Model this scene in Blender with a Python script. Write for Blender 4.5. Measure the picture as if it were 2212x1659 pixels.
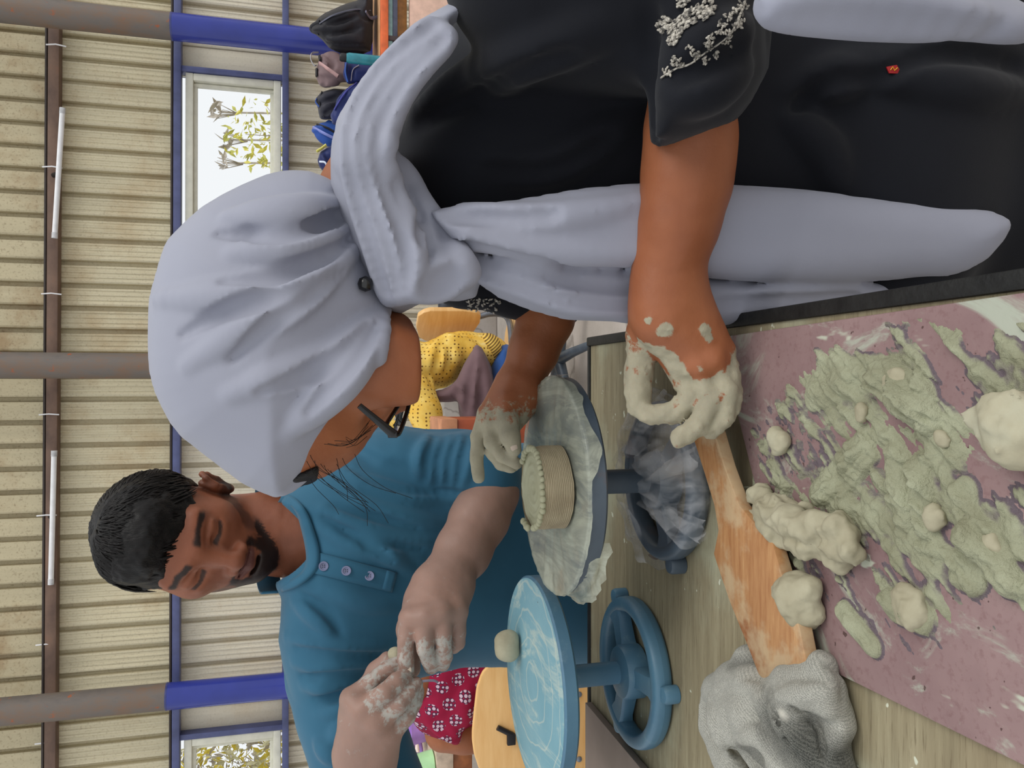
import bpy, bmesh, math, random
import numpy as np
from mathutils import Vector, Matrix

for o in list(bpy.data.objects):
    bpy.data.objects.remove(o, do_unlink=True)
scene = bpy.context.scene
C = scene.collection

# ------------------------------------------------------------------ camera
FPX = 1750.0                      # focal length in pixels of the 2212 px frame
PITCH = math.radians(15.0)
CAM = np.array([0.0, 0.0, 1.12])
cp, sp = math.cos(PITCH), math.sin(PITCH)
FWD = np.array([0.0, cp, -sp]); UPV = np.array([0.0, sp, cp]); RGT = np.array([1.0, 0, 0])
cam_d = bpy.data.cameras.new('camera')
cam = bpy.data.objects.new('camera', cam_d)
C.objects.link(cam)
cam_d.sensor_fit = 'HORIZONTAL'; cam_d.sensor_width = 36.0
cam_d.lens = FPX / 2212.0 * 36.0
cam_d.clip_start = 0.02
# the phone was held upright, the file lies on its side: world up points to the left of the frame
xc, yc, zc = -UPV, RGT, -FWD
cam.matrix_world = Matrix(((xc[0], yc[0], zc[0], CAM[0]), (xc[1], yc[1], zc[1], CAM[1]),
                           (xc[2], yc[2], zc[2], CAM[2]), (0, 0, 0, 1)))
scene.camera = cam

# ------------------------------------------------------------------ light
world = bpy.data.worlds.new('World'); scene.world = world
world.use_nodes = True
wn = world.node_tree.nodes; wn.clear()
wo = wn.new('ShaderNodeOutputWorld'); wb = wn.new('ShaderNodeBackground')
wb.inputs['Color'].default_value = (0.95, 0.98, 1.0, 1); wb.inputs['Strength'].default_value = 0.95
world.node_tree.links.new(wb.outputs[0], wo.inputs[0])
sun_d = bpy.data.lights.new('sun', 'SUN'); sun_d.energy = 1.45; sun_d.angle = math.radians(36)
sun_d.color = (1.0, 0.97, 0.92)
sun = bpy.data.objects.new('sun', sun_d); C.objects.link(sun)
sun.location = (2, -1, 5)
sun.rotation_euler = Vector((-0.55, 0.30, -0.75)).to_track_quat('-Z', 'Y').to_euler()
vs = scene.view_settings
vs.view_transform = 'Standard'; vs.look = 'None'; vs.exposure = 0.0; vs.gamma = 1.0
vs.use_curve_mapping = False

# ------------------------------------------------------------------ helpers: geometry of the view
def ray(px, py):
    a = (1659.0 - py - 829.5) / FPX; b = -(px - 1106.0) / FPX
    return a * RGT + b * UPV + FWD
def P(px, py, Y):
    """point of the place seen at photo pixel (px,py), Y metres in front of the photographer"""
    d = ray(px, py)
    return CAM + d * (Y / d[1])
def PZ(px, py, z):
    d = ray(px, py)
    return CAM + d * ((z - CAM[2]) / d[2])
def mpp(px, py, Y):
    """metres per photo pixel there"""
    d = P(px, py, Y) - CAM
    return float(np.dot(d, FWD)) / FPX
def V(p): return Vector((float(p[0]), float(p[1]), float(p[2])))

# ------------------------------------------------------------------ helpers: objects
def tag(o, label=None, cat=None, group=None, kind=None):
    if label: o['label'] = label
    if cat: o['category'] = cat
    if group: o['group'] = group
    if kind: o['kind'] = kind
    return o
def link(o, parent=None):
    C.objects.link(o)
    if parent is not None: o.parent = parent
    return o
def empty(name, loc=(0, 0, 0), rz=0.0, label=None, cat=None, group=None, kind=None):
    o = bpy.data.objects.new(name, None); C.objects.link(o)
    o.location = tuple(float(c) for c in loc); o.rotation_euler = (0, 0, rz); o.empty_display_size = .05
    return tag(o, label, cat, group, kind)
def mesh_obj(name, verts, faces, mat, parent=None, smooth=True, keep=True):
    """verts in world space; when a parent is given they are moved into its frame"""
    me = bpy.data.meshes.new(name)
    me.from_pydata([tuple(map(float, v)) for v in verts], [], [tuple(map(int, f)) for f in faces])
    me.validate(); me.update()
    return from_mesh(name, me, mat, parent, smooth, keep)
def from_mesh(name, me, mat, parent=None, smooth=True, keep=True):
    if smooth:
        me.polygons.foreach_set('use_smooth', np.ones(len(me.polygons), dtype=bool))
    if mat: me.materials.append(mat)
    o = bpy.data.objects.new(name, me); C.objects.link(o)
    if parent is not None:
        o.parent = parent
        if keep:
            M = Matrix.Identity(4); q = parent
            chain = []
            while q is not None:
                chain.append(Matrix.LocRotScale(q.location, q.rotation_euler, q.scale)); q = q.parent
            for m in reversed(chain): M = M @ m
            me.transform(M.inverted())
    return o
def bm_obj(name, bm, mat, parent=None, smooth=False, keep=True):
    me = bpy.data.meshes.new(name); bm.normal_update(); bm.to_mesh(me); bm.free()
    return from_mesh(name, me, mat, parent, smooth, keep)
def auto_smooth(o, deg=40):
    me = o.data
    me.polygons.foreach_set('use_smooth', np.ones(len(me.polygons), dtype=bool))
    me.set_sharp_from_angle(angle=math.radians(deg))
    return o
def box_bm(bm, lo, hi, bev=0.0):
    lo = Vector(lo); hi = Vector(hi)
    r = bmesh.ops.create_cube(bm, size=1.0)
    vs_ = r['verts']
    for v in vs_:
        v.co = Vector(((lo.x + hi.x) / 2 + v.co.x * (hi.x - lo.x), (lo.y + hi.y) / 2 + v.co.y * (hi.y - lo.y),
                       (lo.z + hi.z) / 2 + v.co.z * (hi.z - lo.z)))
    if bev > 0:
        es = list({e for v in vs_ for e in v.link_edges})
        bmesh.ops.bevel(bm, geom=es, offset=bev, segments=2, affect='EDGES', profile=0.5)
    return bm
def box(name, lo, hi, mat, parent=None, bev=0.003, keep=True):
    bm = bmesh.new(); box_bm(bm, lo, hi, bev)
    return auto_smooth(bm_obj(name, bm, mat, parent, False, keep))
def lathe_data(profile, n=48, center=(0, 0, 0)):
    """profile: list of (r,z) from axis to axis or closed ring"""
    vs_, fs = [], []
    for (r, z) in profile:
        for i in range(n):
            a = 2 * math.pi * i / n
            vs_.append((center[0] + r * math.cos(a), center[1] + r * math.sin(a), center[2] + z))
    m = len(profile)
    for j in range(m - 1):
        for i in range(n):
            a = j * n + i; b = j * n + (i + 1) % n
            fs.append((a, b, b + n, a + n))
    return vs_, fs
def lathe(name, profile, center, mat, parent=None, n=48, deg=35, cap=True):
    vs_, fs = lathe_data(profile, n, center)
    if cap:
        fs.append(tuple(reversed(range(n)))); k = (len(profile) - 1) * n
        fs.append(tuple(range(k, k + n)))
    o = mesh_obj(name, vs_, fs, mat, parent)
    return auto_smooth(o, deg)
def resample(pts, n):
    pts = np.asarray(pts, float)
    d = np.r_[0, np.cumsum(np.linalg.norm(np.diff(pts[:, :3], axis=0), axis=1))]
    t = np.linspace(0, d[-1], n)
    return np.stack([np.interp(t, d, pts[:, k]) for k in range(pts.shape[1])], 1)
def catmull(pts, n=8):
    pts = np.asarray(pts, float); out = []
    Q = np.vstack([2 * pts[0] - pts[1], pts, 2 * pts[-1] - pts[-2]])
    for i in range(1, len(Q) - 2):
        p0, p1, p2, p3 = Q[i - 1:i + 3]
        for t in np.linspace(0, 1, n, endpoint=False):
            out.append(.5 * ((2 * p1) + (-p0 + p2) * t + (2 * p0 - 5 * p1 + 4 * p2 - p3) * t * t + (-p0 + 3 * p1 - 3 * p2 + p3) * t ** 3))
    out.append(pts[-1])
    return np.array(out)
def tube_data(path, radius, n=10, flat=None, closed=False):
    """path Nx3; radius scalar or N; flat = (scale along the second normal)"""
    path = np.asarray(path, float); N = len(path)
    rad = np.ones(N) * radius if np.isscalar(radius) else np.asarray(radius, float)
    if closed:
        tang = np.roll(path, -1, 0) - np.roll(path, 1, 0)
    else:
        tang = np.gradient(path, axis=0)
    tang /= np.linalg.norm(tang, axis=1)[:, None] + 1e-12
    up = np.array([0, 0, 1.0])
    if abs(np.dot(tang[0], up)) > .9: up = np.array([1.0, 0, 0])
    nrm = np.cross(tang[0], up); nrm /= np.linalg.norm(nrm)
    vs_, fs = [], []
    for i in range(N):
        nrm = nrm - tang[i] * np.dot(nrm, tang[i]); nrm /= np.linalg.norm(nrm)
        bn = np.cross(tang[i], nrm)
        fl = 1.0 if flat is None else flat
        for j in range(n):
            a = 2 * math.pi * j / n
            vs_.append(path[i] + rad[i] * (math.cos(a) * nrm + fl * math.sin(a) * bn))
    for i in range(N if closed else N - 1):
        for j in range(n):
            a = i * n + j; b = i * n + (j + 1) % n
            k = ((i + 1) % N) * n
            fs.append((a, b, k + (j + 1) % n, k + j))
    if not closed:
        fs.append(tuple(reversed(range(n)))); fs.append(tuple(range((N - 1) * n, N * n)))
    return vs_, fs
def tube(name, path, radius, mat, parent=None, n=10, flat=None, closed=False):
    v, f = tube_data(path, radius, n, flat, closed)
    return auto_smooth(mesh_obj(name, v, f, mat, parent), 50)
def merge(parts):
    V_, F_ = [], []
    for v, f in parts:
        k = len(V_); V_ += [tuple(q) for q in v]; F_ += [tuple(i + k for i in ff) for ff in f]
    return V_, F_
def extrude_poly(poly_top, thick_vec):
    """prism from a 3D polygon and an offset vector"""
    p = [np.asarray(q, float) for q in poly_top]; n = len(p)
    v = p + [q + np.asarray(thick_vec, float) for q in p]
    f = [tuple(range(n)), tuple(reversed(range(n, 2 * n)))]
    for i in range(n):
        j = (i + 1) % n; f.append((j, i, n + i, n + j))
    return v, f
def prism(name, poly, thick_vec, mat, parent=None, bev=0.002, smooth=True):
    v, f = extrude_poly(poly, thick_vec)
    bm = bmesh.new(); bv = [bm.verts.new(tuple(q)) for q in v]
    for ff in f: bm.faces.new([bv[i] for i in ff])
    bmesh.ops.recalc_face_normals(bm, faces=bm.faces)
    if bev: bmesh.ops.bevel(bm, geom=list(bm.edges), offset=bev, segments=2, affect='EDGES', profile=.5, clamp_overlap=True)
    return auto_smooth(bm_obj(name, bm, mat, parent, False))

# ------------------------------------------------------------------ helpers: noise on arrays
_rng = np.random.RandomState(7)
_perm = _rng.permutation(512).astype(np.int64); _perm = np.r_[_perm, _perm, _perm]
_val = _rng.rand(512).astype(np.float32) * 2 - 1
def noise3(x, y, z):
    x = np.asarray(x, np.float64); y = np.asarray(y, np.float64); z = np.asarray(z, np.float64)
    x, y, z = np.broadcast_arrays(x, y, z)
    xi = np.floor(x).astype(np.int64); yi = np.floor(y).astype(np.int64); zi = np.floor(z).astype(np.int64)
    fx = x - xi; fy = y - yi; fz = z - zi
    fx = fx * fx * (3 - 2 * fx); fy = fy * fy * (3 - 2 * fy); fz = fz * fz * (3 - 2 * fz)
    xi &= 255; yi &= 255; zi &= 255
    def h(a, b, c): return _val[_perm[_perm[_perm[(a & 255)] + (b & 255)] + (c & 255)] & 511]
    r = 0
    for dx in (0, 1):
        for dy in (0, 1):
            for dz in (0, 1):
                w = (fx if dx else 1 - fx) * (fy if dy else 1 - fy) * (fz if dz else 1 - fz)
                r = r + w * h(xi + dx, yi + dy, zi + dz)
    return r
def fbm(x, y, z, oct=4, gain=.5):
    r = 0; a = 1.0; s = 1.0
    for i in range(oct):
        r = r + a * noise3(x * s + 17.3 * i, y * s + 5.1 * i, z * s); a *= gain; s *= 2.03
    return r
def sstep(a, b, x):
    t = np.clip((x - a) / (b - a), 0, 1); return t * t * (3 - 2 * t)

# ------------------------------------------------------------------ helpers: soft solid modelling (distance field -> mesh)
def poly_sd(poly, X, Z):
    """signed distance (negative inside) to a 2D polygon on arrays"""
    poly = np.asarray(poly, float); n = len(poly)
    d = np.full(X.shape, 1e9); inside = np.zeros(X.shape, bool)
    for i in range(n):
        a = poly[i]; b = poly[(i + 1) % n]
        ex, ez = b - a; wx = X - a[0]; wz = Z - a[1]
        t = np.clip((wx * ex + wz * ez) / (ex * ex + ez * ez + 1e-12), 0, 1)
        d = np.minimum(d, (wx - ex * t) ** 2 + (wz - ez * t) ** 2)
        c = ((a[1] <= Z) != (b[1] <= Z))
        with np.errstate(divide='ignore', invalid='ignore'):
            xx = a[0] + (Z - a[1]) * ex / (ez if abs(ez) > 1e-12 else 1e-12)
        inside ^= c & (X < xx)
    d = np.sqrt(d); d[inside] *= -1
    return d
class Solid:
    def __init__(self, lo, hi, h):
        self.lo = np.asarray(lo, float); self.h = h
        self.n = np.maximum(4, np.ceil((np.asarray(hi, float) - self.lo) / h).astype(int) + 1)
        self.F = np.full(self.n, 0.5, np.float32)
    def sub(self, lo, hi):
        a = np.clip(np.floor((np.asarray(lo) - self.lo) / self.h).astype(int), 0, self.n - 1)
        b = np.clip(np.ceil((np.asarray(hi) - self.lo) / self.h).astype(int) + 1, 1, self.n)
        b = np.maximum(b, a + 1)
        sl = tuple(slice(a[i], b[i]) for i in range(3))
        ax = [self.lo[i] + self.h * np.arange(a[i], b[i]) for i in range(3)]
        return sl, ax[0][:, None, None], ax[1][None, :, None], ax[2][None, None, :]
    def blend(self, sl, d, k, op='add'):
        A = self.F[sl]; d = d.astype(np.float32)
        if op == 'add':
            hh = np.maximum(k - np.abs(A - d), 0) / max(k, 1e-9)
            self.F[sl] = np.minimum(A, d) - hh * hh * k * .25
        else:
            d = -d
            hh = np.maximum(k - np.abs(A - d), 0) / max(k, 1e-9)
            self.F[sl] = np.maximum(A, d) + hh * hh * k * .25
    def cone(self, a, b, ra, rb=None, k=.01, op='add', flat=None):
        """tapered capsule; flat=(axis vector, factor) squashes it along one direction"""
        rb = ra if rb is None else rb
        a = np.asarray(a, float); b = np.asarray(b, float); R = max(ra, rb) + k + 4 * self.h
        sl, X, Y, Z = self.sub(np.minimum(a, b) - R, np.maximum(a, b) + R)
        e = b - a; L = float(e @ e) + 1e-12
        x = X - a[0]; y = Y - a[1]; z = Z - a[2]
        t = np.clip((x * e[0] + y * e[1] + z * e[2]) / L, 0, 1)
        qx = x - t * e[0]; qy = y - t * e[1]; qz = z - t * e[2]
        if flat is not None:
            ax, s = flat; ax = np.asarray(ax, float); ax = ax / np.linalg.norm(ax)
            c = (qx * ax[0] + qy * ax[1] + qz * ax[2]) * (1 / s - 1)
            qx = qx + c * ax[0]; qy = qy + c * ax[1]; qz = qz + c * ax[2]
            d = (np.sqrt(qx * qx + qy * qy + qz * qz) - (ra + (rb - ra) * t)) * min(1, s * 1.3)
        else:
            d = np.sqrt(qx * qx + qy * qy + qz * qz) - (ra + (rb - ra) * t)
        self.blend(sl, d, k, op)
    def chain(self, pts, k=.01, op='add', flat=None):
        """pts: list of (xyz, r)"""
        for (p, r), (q, s) in zip(pts[:-1], pts[1:]):
            self.cone(p, q, r, s, k, op, flat)
    def ell(self, c, r, k=.01, R=None, op='add'):
        c = np.asarray(c, float); r = np.asarray(r, float); m = r.max() + k + 4 * self.h
        sl, X, Y, Z = self.sub(c - m, c + m)
        x = X - c[0]; y = Y - c[1]; z = Z - c[2]
        if R is not None:
            R = np.asarray(R, float)   # columns = axes
            x, y, z = (x * R[0, 0] + y * R[1, 0] + z * R[2, 0], x * R[0, 1] + y * R[1, 1] + z * R[2, 1], x * R[0, 2] + y * R[1, 2] + z * R[2, 2])
        k0 = np.sqrt((x / r[0]) ** 2 + (y / r[1]) ** 2 + (z / r[2]) ** 2)
        k1 = np.sqrt((x / r[0] ** 2) ** 2 + (y / r[1] ** 2) ** 2 + (z / r[2] ** 2) ** 2) + 1e-9
        self.blend(sl, k0 * (k0 - 1) / k1, k, op)
    def pillow(self, poly_px, Y0, T, w, k=.01, tilt=None, op='add', ref=None, power=2.0):
        """a cushion-shaped solid: outline in a plane through distance Y0, half thickness T reached w metres in from the outline;
        tilt=(dy/dx, dy/dz) leans the plane about ref"""
        tx, tz = tilt if tilt else (0, 0)
        if ref is None: ref = tuple(np.mean(np.asarray(poly_px, float), axis=0))
        c = P(ref[0], ref[1], Y0); cx, cz = c[0], c[2]
        poly = []
        for a, b in poly_px:
            d = ray(a, b)
            t = (Y0 + tx * (CAM[0] - cx) + tz * (CAM[2] - cz) - CAM[1]) / (d[1] - tx * d[0] - tz * d[2])
            q = CAM + d * t; poly.append((q[0], q[2]))
        xs = [q[0] for q in poly]; zs = [q[1] for q in poly]
        m = k + 4 * self.h
        ys = [Y0 + tx * (x - cx) + tz * (z - cz) for x, z in poly]
        dv = P(ref[0], ref[1], Y0) - CAM; gx, gz = dv[0] / dv[1], dv[2] / dv[1]     # the thickness runs along the local line of sight
        ex_, ez_ = abs(gx) * T, abs(gz) * T
        sl, X, Y, Z = self.sub((min(xs) - m - ex_, min(ys) - T - m, min(zs) - m - ez_), (max(xs) + m + ex_, max(ys) + T + m, max(zs) + m + ez_))
        pad = .03 + max(ex_, ez_); gh = self.h
        gxs = np.arange(X.min() - pad, X.max() + pad, gh); gzs = np.arange(Z.min() - pad, Z.max() + pad, gh)
        S2 = poly_sd(poly, *np.meshgrid(gxs, gzs, indexing='ij'))
        y0 = Y0 + tx * (X - cx) + tz * (Z - cz)
        dy = np.clip(Y - y0, -T - m, T + m)
        u = np.clip((X - dy * gx - gxs[0]) / gh, 0, len(gxs) - 1.001) + 0 * Z; v = np.clip((Z - dy * gz - gzs[0]) / gh, 0, len(gzs) - 1.001) + 0 * X
        ui = u.astype(np.int32); vi = v.astype(np.int32); u = u - ui; v = v - vi
        s = (S2[ui, vi] * (1 - u) + S2[ui + 1, vi] * u) * (1 - v) + (S2[ui, vi + 1] * (1 - u) + S2[ui + 1, vi + 1] * u) * v
        th = T * (1 - (1 - np.clip(-s / w, 0, 1)) ** power) ** (1 / power)
        ay = np.abs(Y - y0)
        d = np.where(s > 0, np.sqrt(np.maximum(s, 0) ** 2 + ay ** 2), (ay - th) * .7)
        self.blend(sl, d, k, op)
    def sample(self, p):
        g = (np.asarray(p) - self.lo) / self.h
        i = np.floor(g).astype(int)
        if (i < 0).any() or (i >= self.n - 1).any(): return .5
        f = g - i; r = 0
        for dx in (0, 1):
            for dy in (0, 1):
                for dz in (0, 1):
                    r += (f[0] if dx else 1 - f[0]) * (f[1] if dy else 1 - f[1]) * (f[2] if dz else 1 - f[2]) * self.F[i[0] + dx, i[1] + dy, i[2] + dz]
        return r
    def hit(self, px, py, default=None):
        """first surface point met when looking along photo pixel (px,py)"""
        d = ray(px, py); d = d / np.linalg.norm(d)
        # clip to bounds
        t0 = 0.0; t1 = 20.0; hi = self.lo + self.h * (self.n - 1)
        for i in range(3):
            if abs(d[i]) < 1e-9: continue
            a = (self.lo[i] - CAM[i]) / d[i]; b = (hi[i] - CAM[i]) / d[i]
            if a > b: a, b = b, a
            t0 = max(t0, a); t1 = min(t1, b)
        ts = np.arange(t0 + 1e-4, t1, self.h * .5)
        if len(ts) == 0: return None
        pts = CAM + ts[:, None] * d
        idx = np.clip(((pts - self.lo) / self.h + .5).astype(int), 0, self.n - 1)
        f = self.F[idx[:, 0], idx[:, 1], idx[:, 2]]
        w = np.nonzero(f < 0)[0]
        if len(w) == 0: return None
        i = w[0]; a = ts[max(0, i - 2)]; b = ts[i] + self.h
        for _ in range(8):
            m = .5 * (a + b)
            if self.sample(CAM + m * d) < 0: b = m
            else: a = m
        return CAM + b * d
    def fold(self, pix, r, k=None, op='add', n=10, sink=0.35, taper=True):
        """a cloth fold laid on the surface along photo pixels: op add = ridge, cut = crease"""
        pts = catmull(np.asarray(pix, float), 6) if len(pix) > 2 else np.asarray(pix, float)
        pts = resample(np.c_[pts, np.zeros(len(pts))], n)[:, :2]
        H = [self.hit(a, b) for a, b in pts]
        k = k if k is not None else r * 1.6
        m = len(H); rr = []
        for i in range(m):
            t = i / (m - 1); rr.append(r * (max(.25, math.sin(math.pi * min(max(t, .08), .92)) ** .6) if taper else 1))
        for i in range(m - 1):
            if H[i] is None or H[i + 1] is None: continue
            if np.linalg.norm(H[i] - H[i + 1]) > .08: continue
            off = ray(*pts[i]); off = off / np.linalg.norm(off)
            s = (sink * r) if op == 'add' else (-sink * r)
            self.cone(H[i] + off * s, H[i + 1] + off * s, rr[i], rr[i + 1], k, op)
    def noise(self, amp, scale, oct=3, seed=0, band=.03):
        """roughen the surface"""
        idx = np.nonzero(np.abs(self.F) < band)
        p = self.lo + self.h * np.stack(idx, 1)
        self.F[idx] += (amp * fbm(p[:, 0] * scale + seed, p[:, 1] * scale, p[:, 2] * scale, oct)).astype(np.float32)
    def lumps(self, amp, scale, fn, seed=0, band=.02):
        """clots where fn(points) is 1"""
        idx = np.nonzero(np.abs(self.F) < band); p = self.lo + self.h * np.stack(idx, 1); w = fn(p)
        n = fbm(p[:, 0] * scale + seed, p[:, 1] * scale, p[:, 2] * scale, 3)
        self.F[idx] -= (amp * w * np.clip(n + .25, 0, 1.2)).astype(np.float32)
    def mesh(self, smooth=1):
        F = self.F
        # the field must be positive on the border so that the skin closes
        F = F.copy()
        for ax in range(3):
            sl = [slice(None)] * 3
            for e in (0, -1):
                sl[ax] = e; F[tuple(sl)] = np.maximum(F[tuple(sl)], self.h * .5)
        S = F < 0
        c = [S[i:S.shape[0] - 1 + i, j:S.shape[1] - 1 + j, k:S.shape[2] - 1 + k] for i in (0, 1) for j in (0, 1) for k in (0, 1)]
        cnt = sum(a.astype(np.int8) for a in c)
        act = (cnt > 0) & (cnt < 8)
        ii = np.nonzero(act)
        base = np.stack(ii, 1)
        idm = np.full(act.shape, -1, np.int64); idm[ii] = np.arange(len(base))
        acc = np.zeros((len(base), 3)); num = np.zeros(len(base))
        corner = {(i, j, k): F[ii[0] + i, ii[1] + j, ii[2] + k] for i in (0, 1) for j in (0, 1) for k in (0, 1)}
        for ax in range(3):
            for u in (0, 1):
                for v in (0, 1):
                    a = [0, 0, 0]; o = [q for q in range(3) if q != ax]
                    a[o[0]] = u; a[o[1]] = v; b = list(a); b[ax] = 1
                    fa = corner[tuple(a)]; fb = corner[tuple(b)]
                    m = (fa < 0) != (fb < 0)
                    t = np.where(m, fa / np.where(np.abs(fa - fb) < 1e-9, 1, fa - fb), 0)
                    pos = np.zeros((len(base), 3)); pos[:, o[0]] = u; pos[:, o[1]] = v; pos[:, ax] = t
                    acc += pos * m[:, None]; num += m
        verts = self.lo + self.h * (base + acc / np.maximum(num, 1)[:, None])
        faces = []
        for ax in range(3):
            o = [(ax + 1) % 3, (ax + 2) % 3]
            sl0 = [slice(None)] * 3; sl1 = [slice(None)] * 3
            sl0[ax] = slice(0, -1); sl1[ax] = slice(1, None)
            A = S[tuple(sl0)]; B = S[tuple(sl1)]
            e = np.nonzero(A != B)
            E = np.stack(e, 1)
            ok = np.ones(len(E), bool)
            for q in o: ok &= (E[:, q] > 0) & (E[:, q] < act.shape[q])
            ok &= E[:, ax] < act.shape[ax]
            E = E[ok]; flip = A[tuple(E.T)]
            def cell(du, dv):
                G = E.copy(); G[:, o[0]] -= du; G[:, o[1]] -= dv
                return idm[tuple(G.T)]
            q = np.stack([cell(1, 1), cell(0, 1), cell(0, 0), cell(1, 0)], 1)
            q[~flip] = q[~flip][:, ::-1]
            faces.append(q)
        faces = np.concatenate(faces)
        faces = faces[(faces >= 0).all(1)]
        for _ in range(smooth):       # relax the skin a little
            s = np.zeros_like(verts); n = np.zeros(len(verts))
            for a, b in ((0, 1), (1, 2), (2, 3), (3, 0)):
                np.add.at(s, faces[:, a], verts[faces[:, b]]); np.add.at(n, faces[:, a], 1)
                np.add.at(s, faces[:, b], verts[faces[:, a]]); np.add.at(n, faces[:, b], 1)
            verts = .45 * verts + .55 * s / np.maximum(n, 1)[:, None]
        return verts, faces
def fast_mesh(name, verts, faces):
    me = bpy.data.meshes.new(name)
    verts = np.asarray(verts, np.float32); faces = np.asarray(faces, np.int32)
    me.vertices.add(len(verts)); me.vertices.foreach_set('co', verts.ravel())
    me.loops.add(faces.size); me.loops.foreach_set('vertex_index', faces.ravel())
    me.polygons.add(len(faces))
    me.polygons.foreach_set('loop_start', np.arange(0, faces.size, faces.shape[1], dtype=np.int32))
    me.update(calc_edges=True); me.validate()
    return me
def solid_obj(name, parts, mat, parent=None, attrs=None, smooth=1):
    """parts: list of Solids or (verts, quads); attrs: name -> function of Nx3 positions"""
    Vs, Fs, k = [], [], 0
    for s in (parts if isinstance(parts, list) else [parts]):
        v, f = s.mesh(smooth) if isinstance(s, Solid) else s
        Vs.append(np.asarray(v)); Fs.append(np.asarray(f) + k); k += len(v)
    v = np.concatenate(Vs); f = np.concatenate(Fs)
    me = fast_mesh(name, v, f)
    if attrs:
        for nm, fn in attrs.items():
            at = me.attributes.new(nm, 'FLOAT', 'POINT')
            at.data.foreach_set('value', np.asarray(fn(v), np.float32))
    return from_mesh(name, me, mat, parent)
def near_path(v, pts, r):
    """1 near a polyline of 3D points, 0 beyond r"""
    d = np.full(len(v), 9.0); pts = np.asarray(pts, float)
    if len(pts) == 1: d = np.linalg.norm(v - pts[0], axis=1)
    for a, b in zip(pts[:-1], pts[1:]):
        e = b - a; t = np.clip(((v - a) @ e) / (e @ e + 1e-12), 0, 1)
        d = np.minimum(d, np.linalg.norm(v - a - t[:, None] * e, axis=1))
    return d / r

# ------------------------------------------------------------------ materials
def lin(c):
    return tuple(((x / 255.) / 12.92 if x / 255. <= .04045 else ((x / 255. + .055) / 1.055) ** 2.4) for x in c) + (1,)
class Mat:
    def __init__(self, name, rough=.6, spec=.4, metal=0.0):
        self.m = bpy.data.materials.new(name); self.m.use_nodes = True
        self.t = self.m.node_tree; self.N = self.t.nodes; self.b = self.N['Principled BSDF']
        self.b.inputs['Roughness'].default_value = rough
        self.b.inputs['Specular IOR Level'].default_value = spec
        self.b.inputs['Metallic'].default_value = metal
        self.tc = self.N.new('ShaderNodeTexCoord')
    def node(self, t, **kw):
        n = self.N.new(t)
        for k, v in kw.items(): setattr(n, k, v)
        return n
    def L(self, a, b): self.t.links.new(a, b)
    def coords(self, scale=(1, 1, 1), rot=(0, 0, 0), src='Object'):
        mp = self.node('ShaderNodeMapping'); mp.inputs['Scale'].default_value = scale; mp.inputs['Rotation'].default_value = rot
        self.L(self.tc.outputs[src], mp.inputs['Vector']); return mp.outputs[0]
    def noise(self, scale, detail=4, rough=.55, vec=None, dist=0.0):
        n = self.node('ShaderNodeTexNoise'); n.inputs['Scale'].default_value = scale; n.inputs['Detail'].default_value = detail
        n.inputs['Roughness'].default_value = rough; n.inputs['Distortion'].default_value = dist
        self.L(vec if vec is not None else self.tc.outputs['Object'], n.inputs['Vector']); return n.outputs['Fac']
    def ramp(self, fac, stops, interp='LINEAR'):
        r = self.node('ShaderNodeValToRGB'); r.color_ramp.interpolation = interp
        e = r.color_ramp.elements
        while len(e) < len(stops): e.new(.5)
        for i, (p, c) in enumerate(stops):
            e[i].position = p; e[i].color = c if len(c) == 4 else lin(c)
        self.L(fac, r.inputs[0]); return r.outputs[0]
    def mask(self, fac, a, b):
        r = self.node('ShaderNodeMapRange'); r.inputs['From Min'].default_value = a; r.inputs['From Max'].default_value = b
        r.interpolation_type = 'SMOOTHSTEP'
        self.L(fac, r.inputs['Value']); return r.outputs[0]
    def mix(self, fac, a, b, blend='MIX'):
        n = self.node('ShaderNodeMix', data_type='RGBA', blend_type=blend)
        for s, v in ((n.inputs[0], fac), (n.inputs[6], a), (n.inputs[7], b)):
            if isinstance(v, (int, float)): s.default_value = v
            elif isinstance(v, tuple): s.default_value = v if len(v) == 4 else lin(v)
            else: self.L(v, s)
        return n.outputs[2]
    def math(self, op, a, b=0.0):
        n = self.node('ShaderNodeMath', operation=op)
        for s, v in ((n.inputs[0], a), (n.inputs[1], b)):
            if isinstance(v, (int, float)): s.default_value = v
            else: self.L(v, s)
        return n.outputs[0]
    def attr(self, name):
        n = self.node('ShaderNodeAttribute'); n.attribute_name = name; return n.outputs['Fac']
    def color(self, c):
        if isinstance(c, tuple): self.b.inputs['Base Color'].default_value = c if len(c) == 4 else lin(c)
        else: self.L(c, self.b.inputs['Base Color'])
        return self
    def rough(self, r): self.L(r, self.b.inputs['Roughness']) ; return self
    def bump(self, fac, strength=.3, dist=.002):
        n = self.node('ShaderNodeBump'); n.inputs['Strength'].default_value = strength; n.inputs['Distance'].default_value = dist
        self.L(fac, n.inputs['Height']); self.L(n.outputs[0], self.b.inputs['Normal']); return self
    def sheen(self, w=.3, r=.5):
        self.b.inputs['Sheen Weight'].default_value = w; self.b.inputs['Sheen Roughness'].default_value = r; return self
    def sss(self, w=.15, r=(.6, .25, .12), s=.008):
        self.b.inputs['Subsurface Weight'].default_value = w; self.b.inputs['Subsurface Radius'].default_value = r
        self.b.inputs['Subsurface Scale'].default_value = s; return self
def plain(name, c, rough=.6, spec=.4, metal=0.0, var=.12, scale=30, bump=0.0, bscale=200):
    M = Mat(name, rough, spec, metal)
    d = tuple(max(0, x * (1 - var)) for x in c); l = tuple(min(255, x * (1 + var)) for x in c)
    M.color(M.ramp(M.noise(scale), [(.3, d), (.7, l)]))
    if bump: M.bump(M.noise(bscale, 3), bump, .001)
    return M.m
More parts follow.
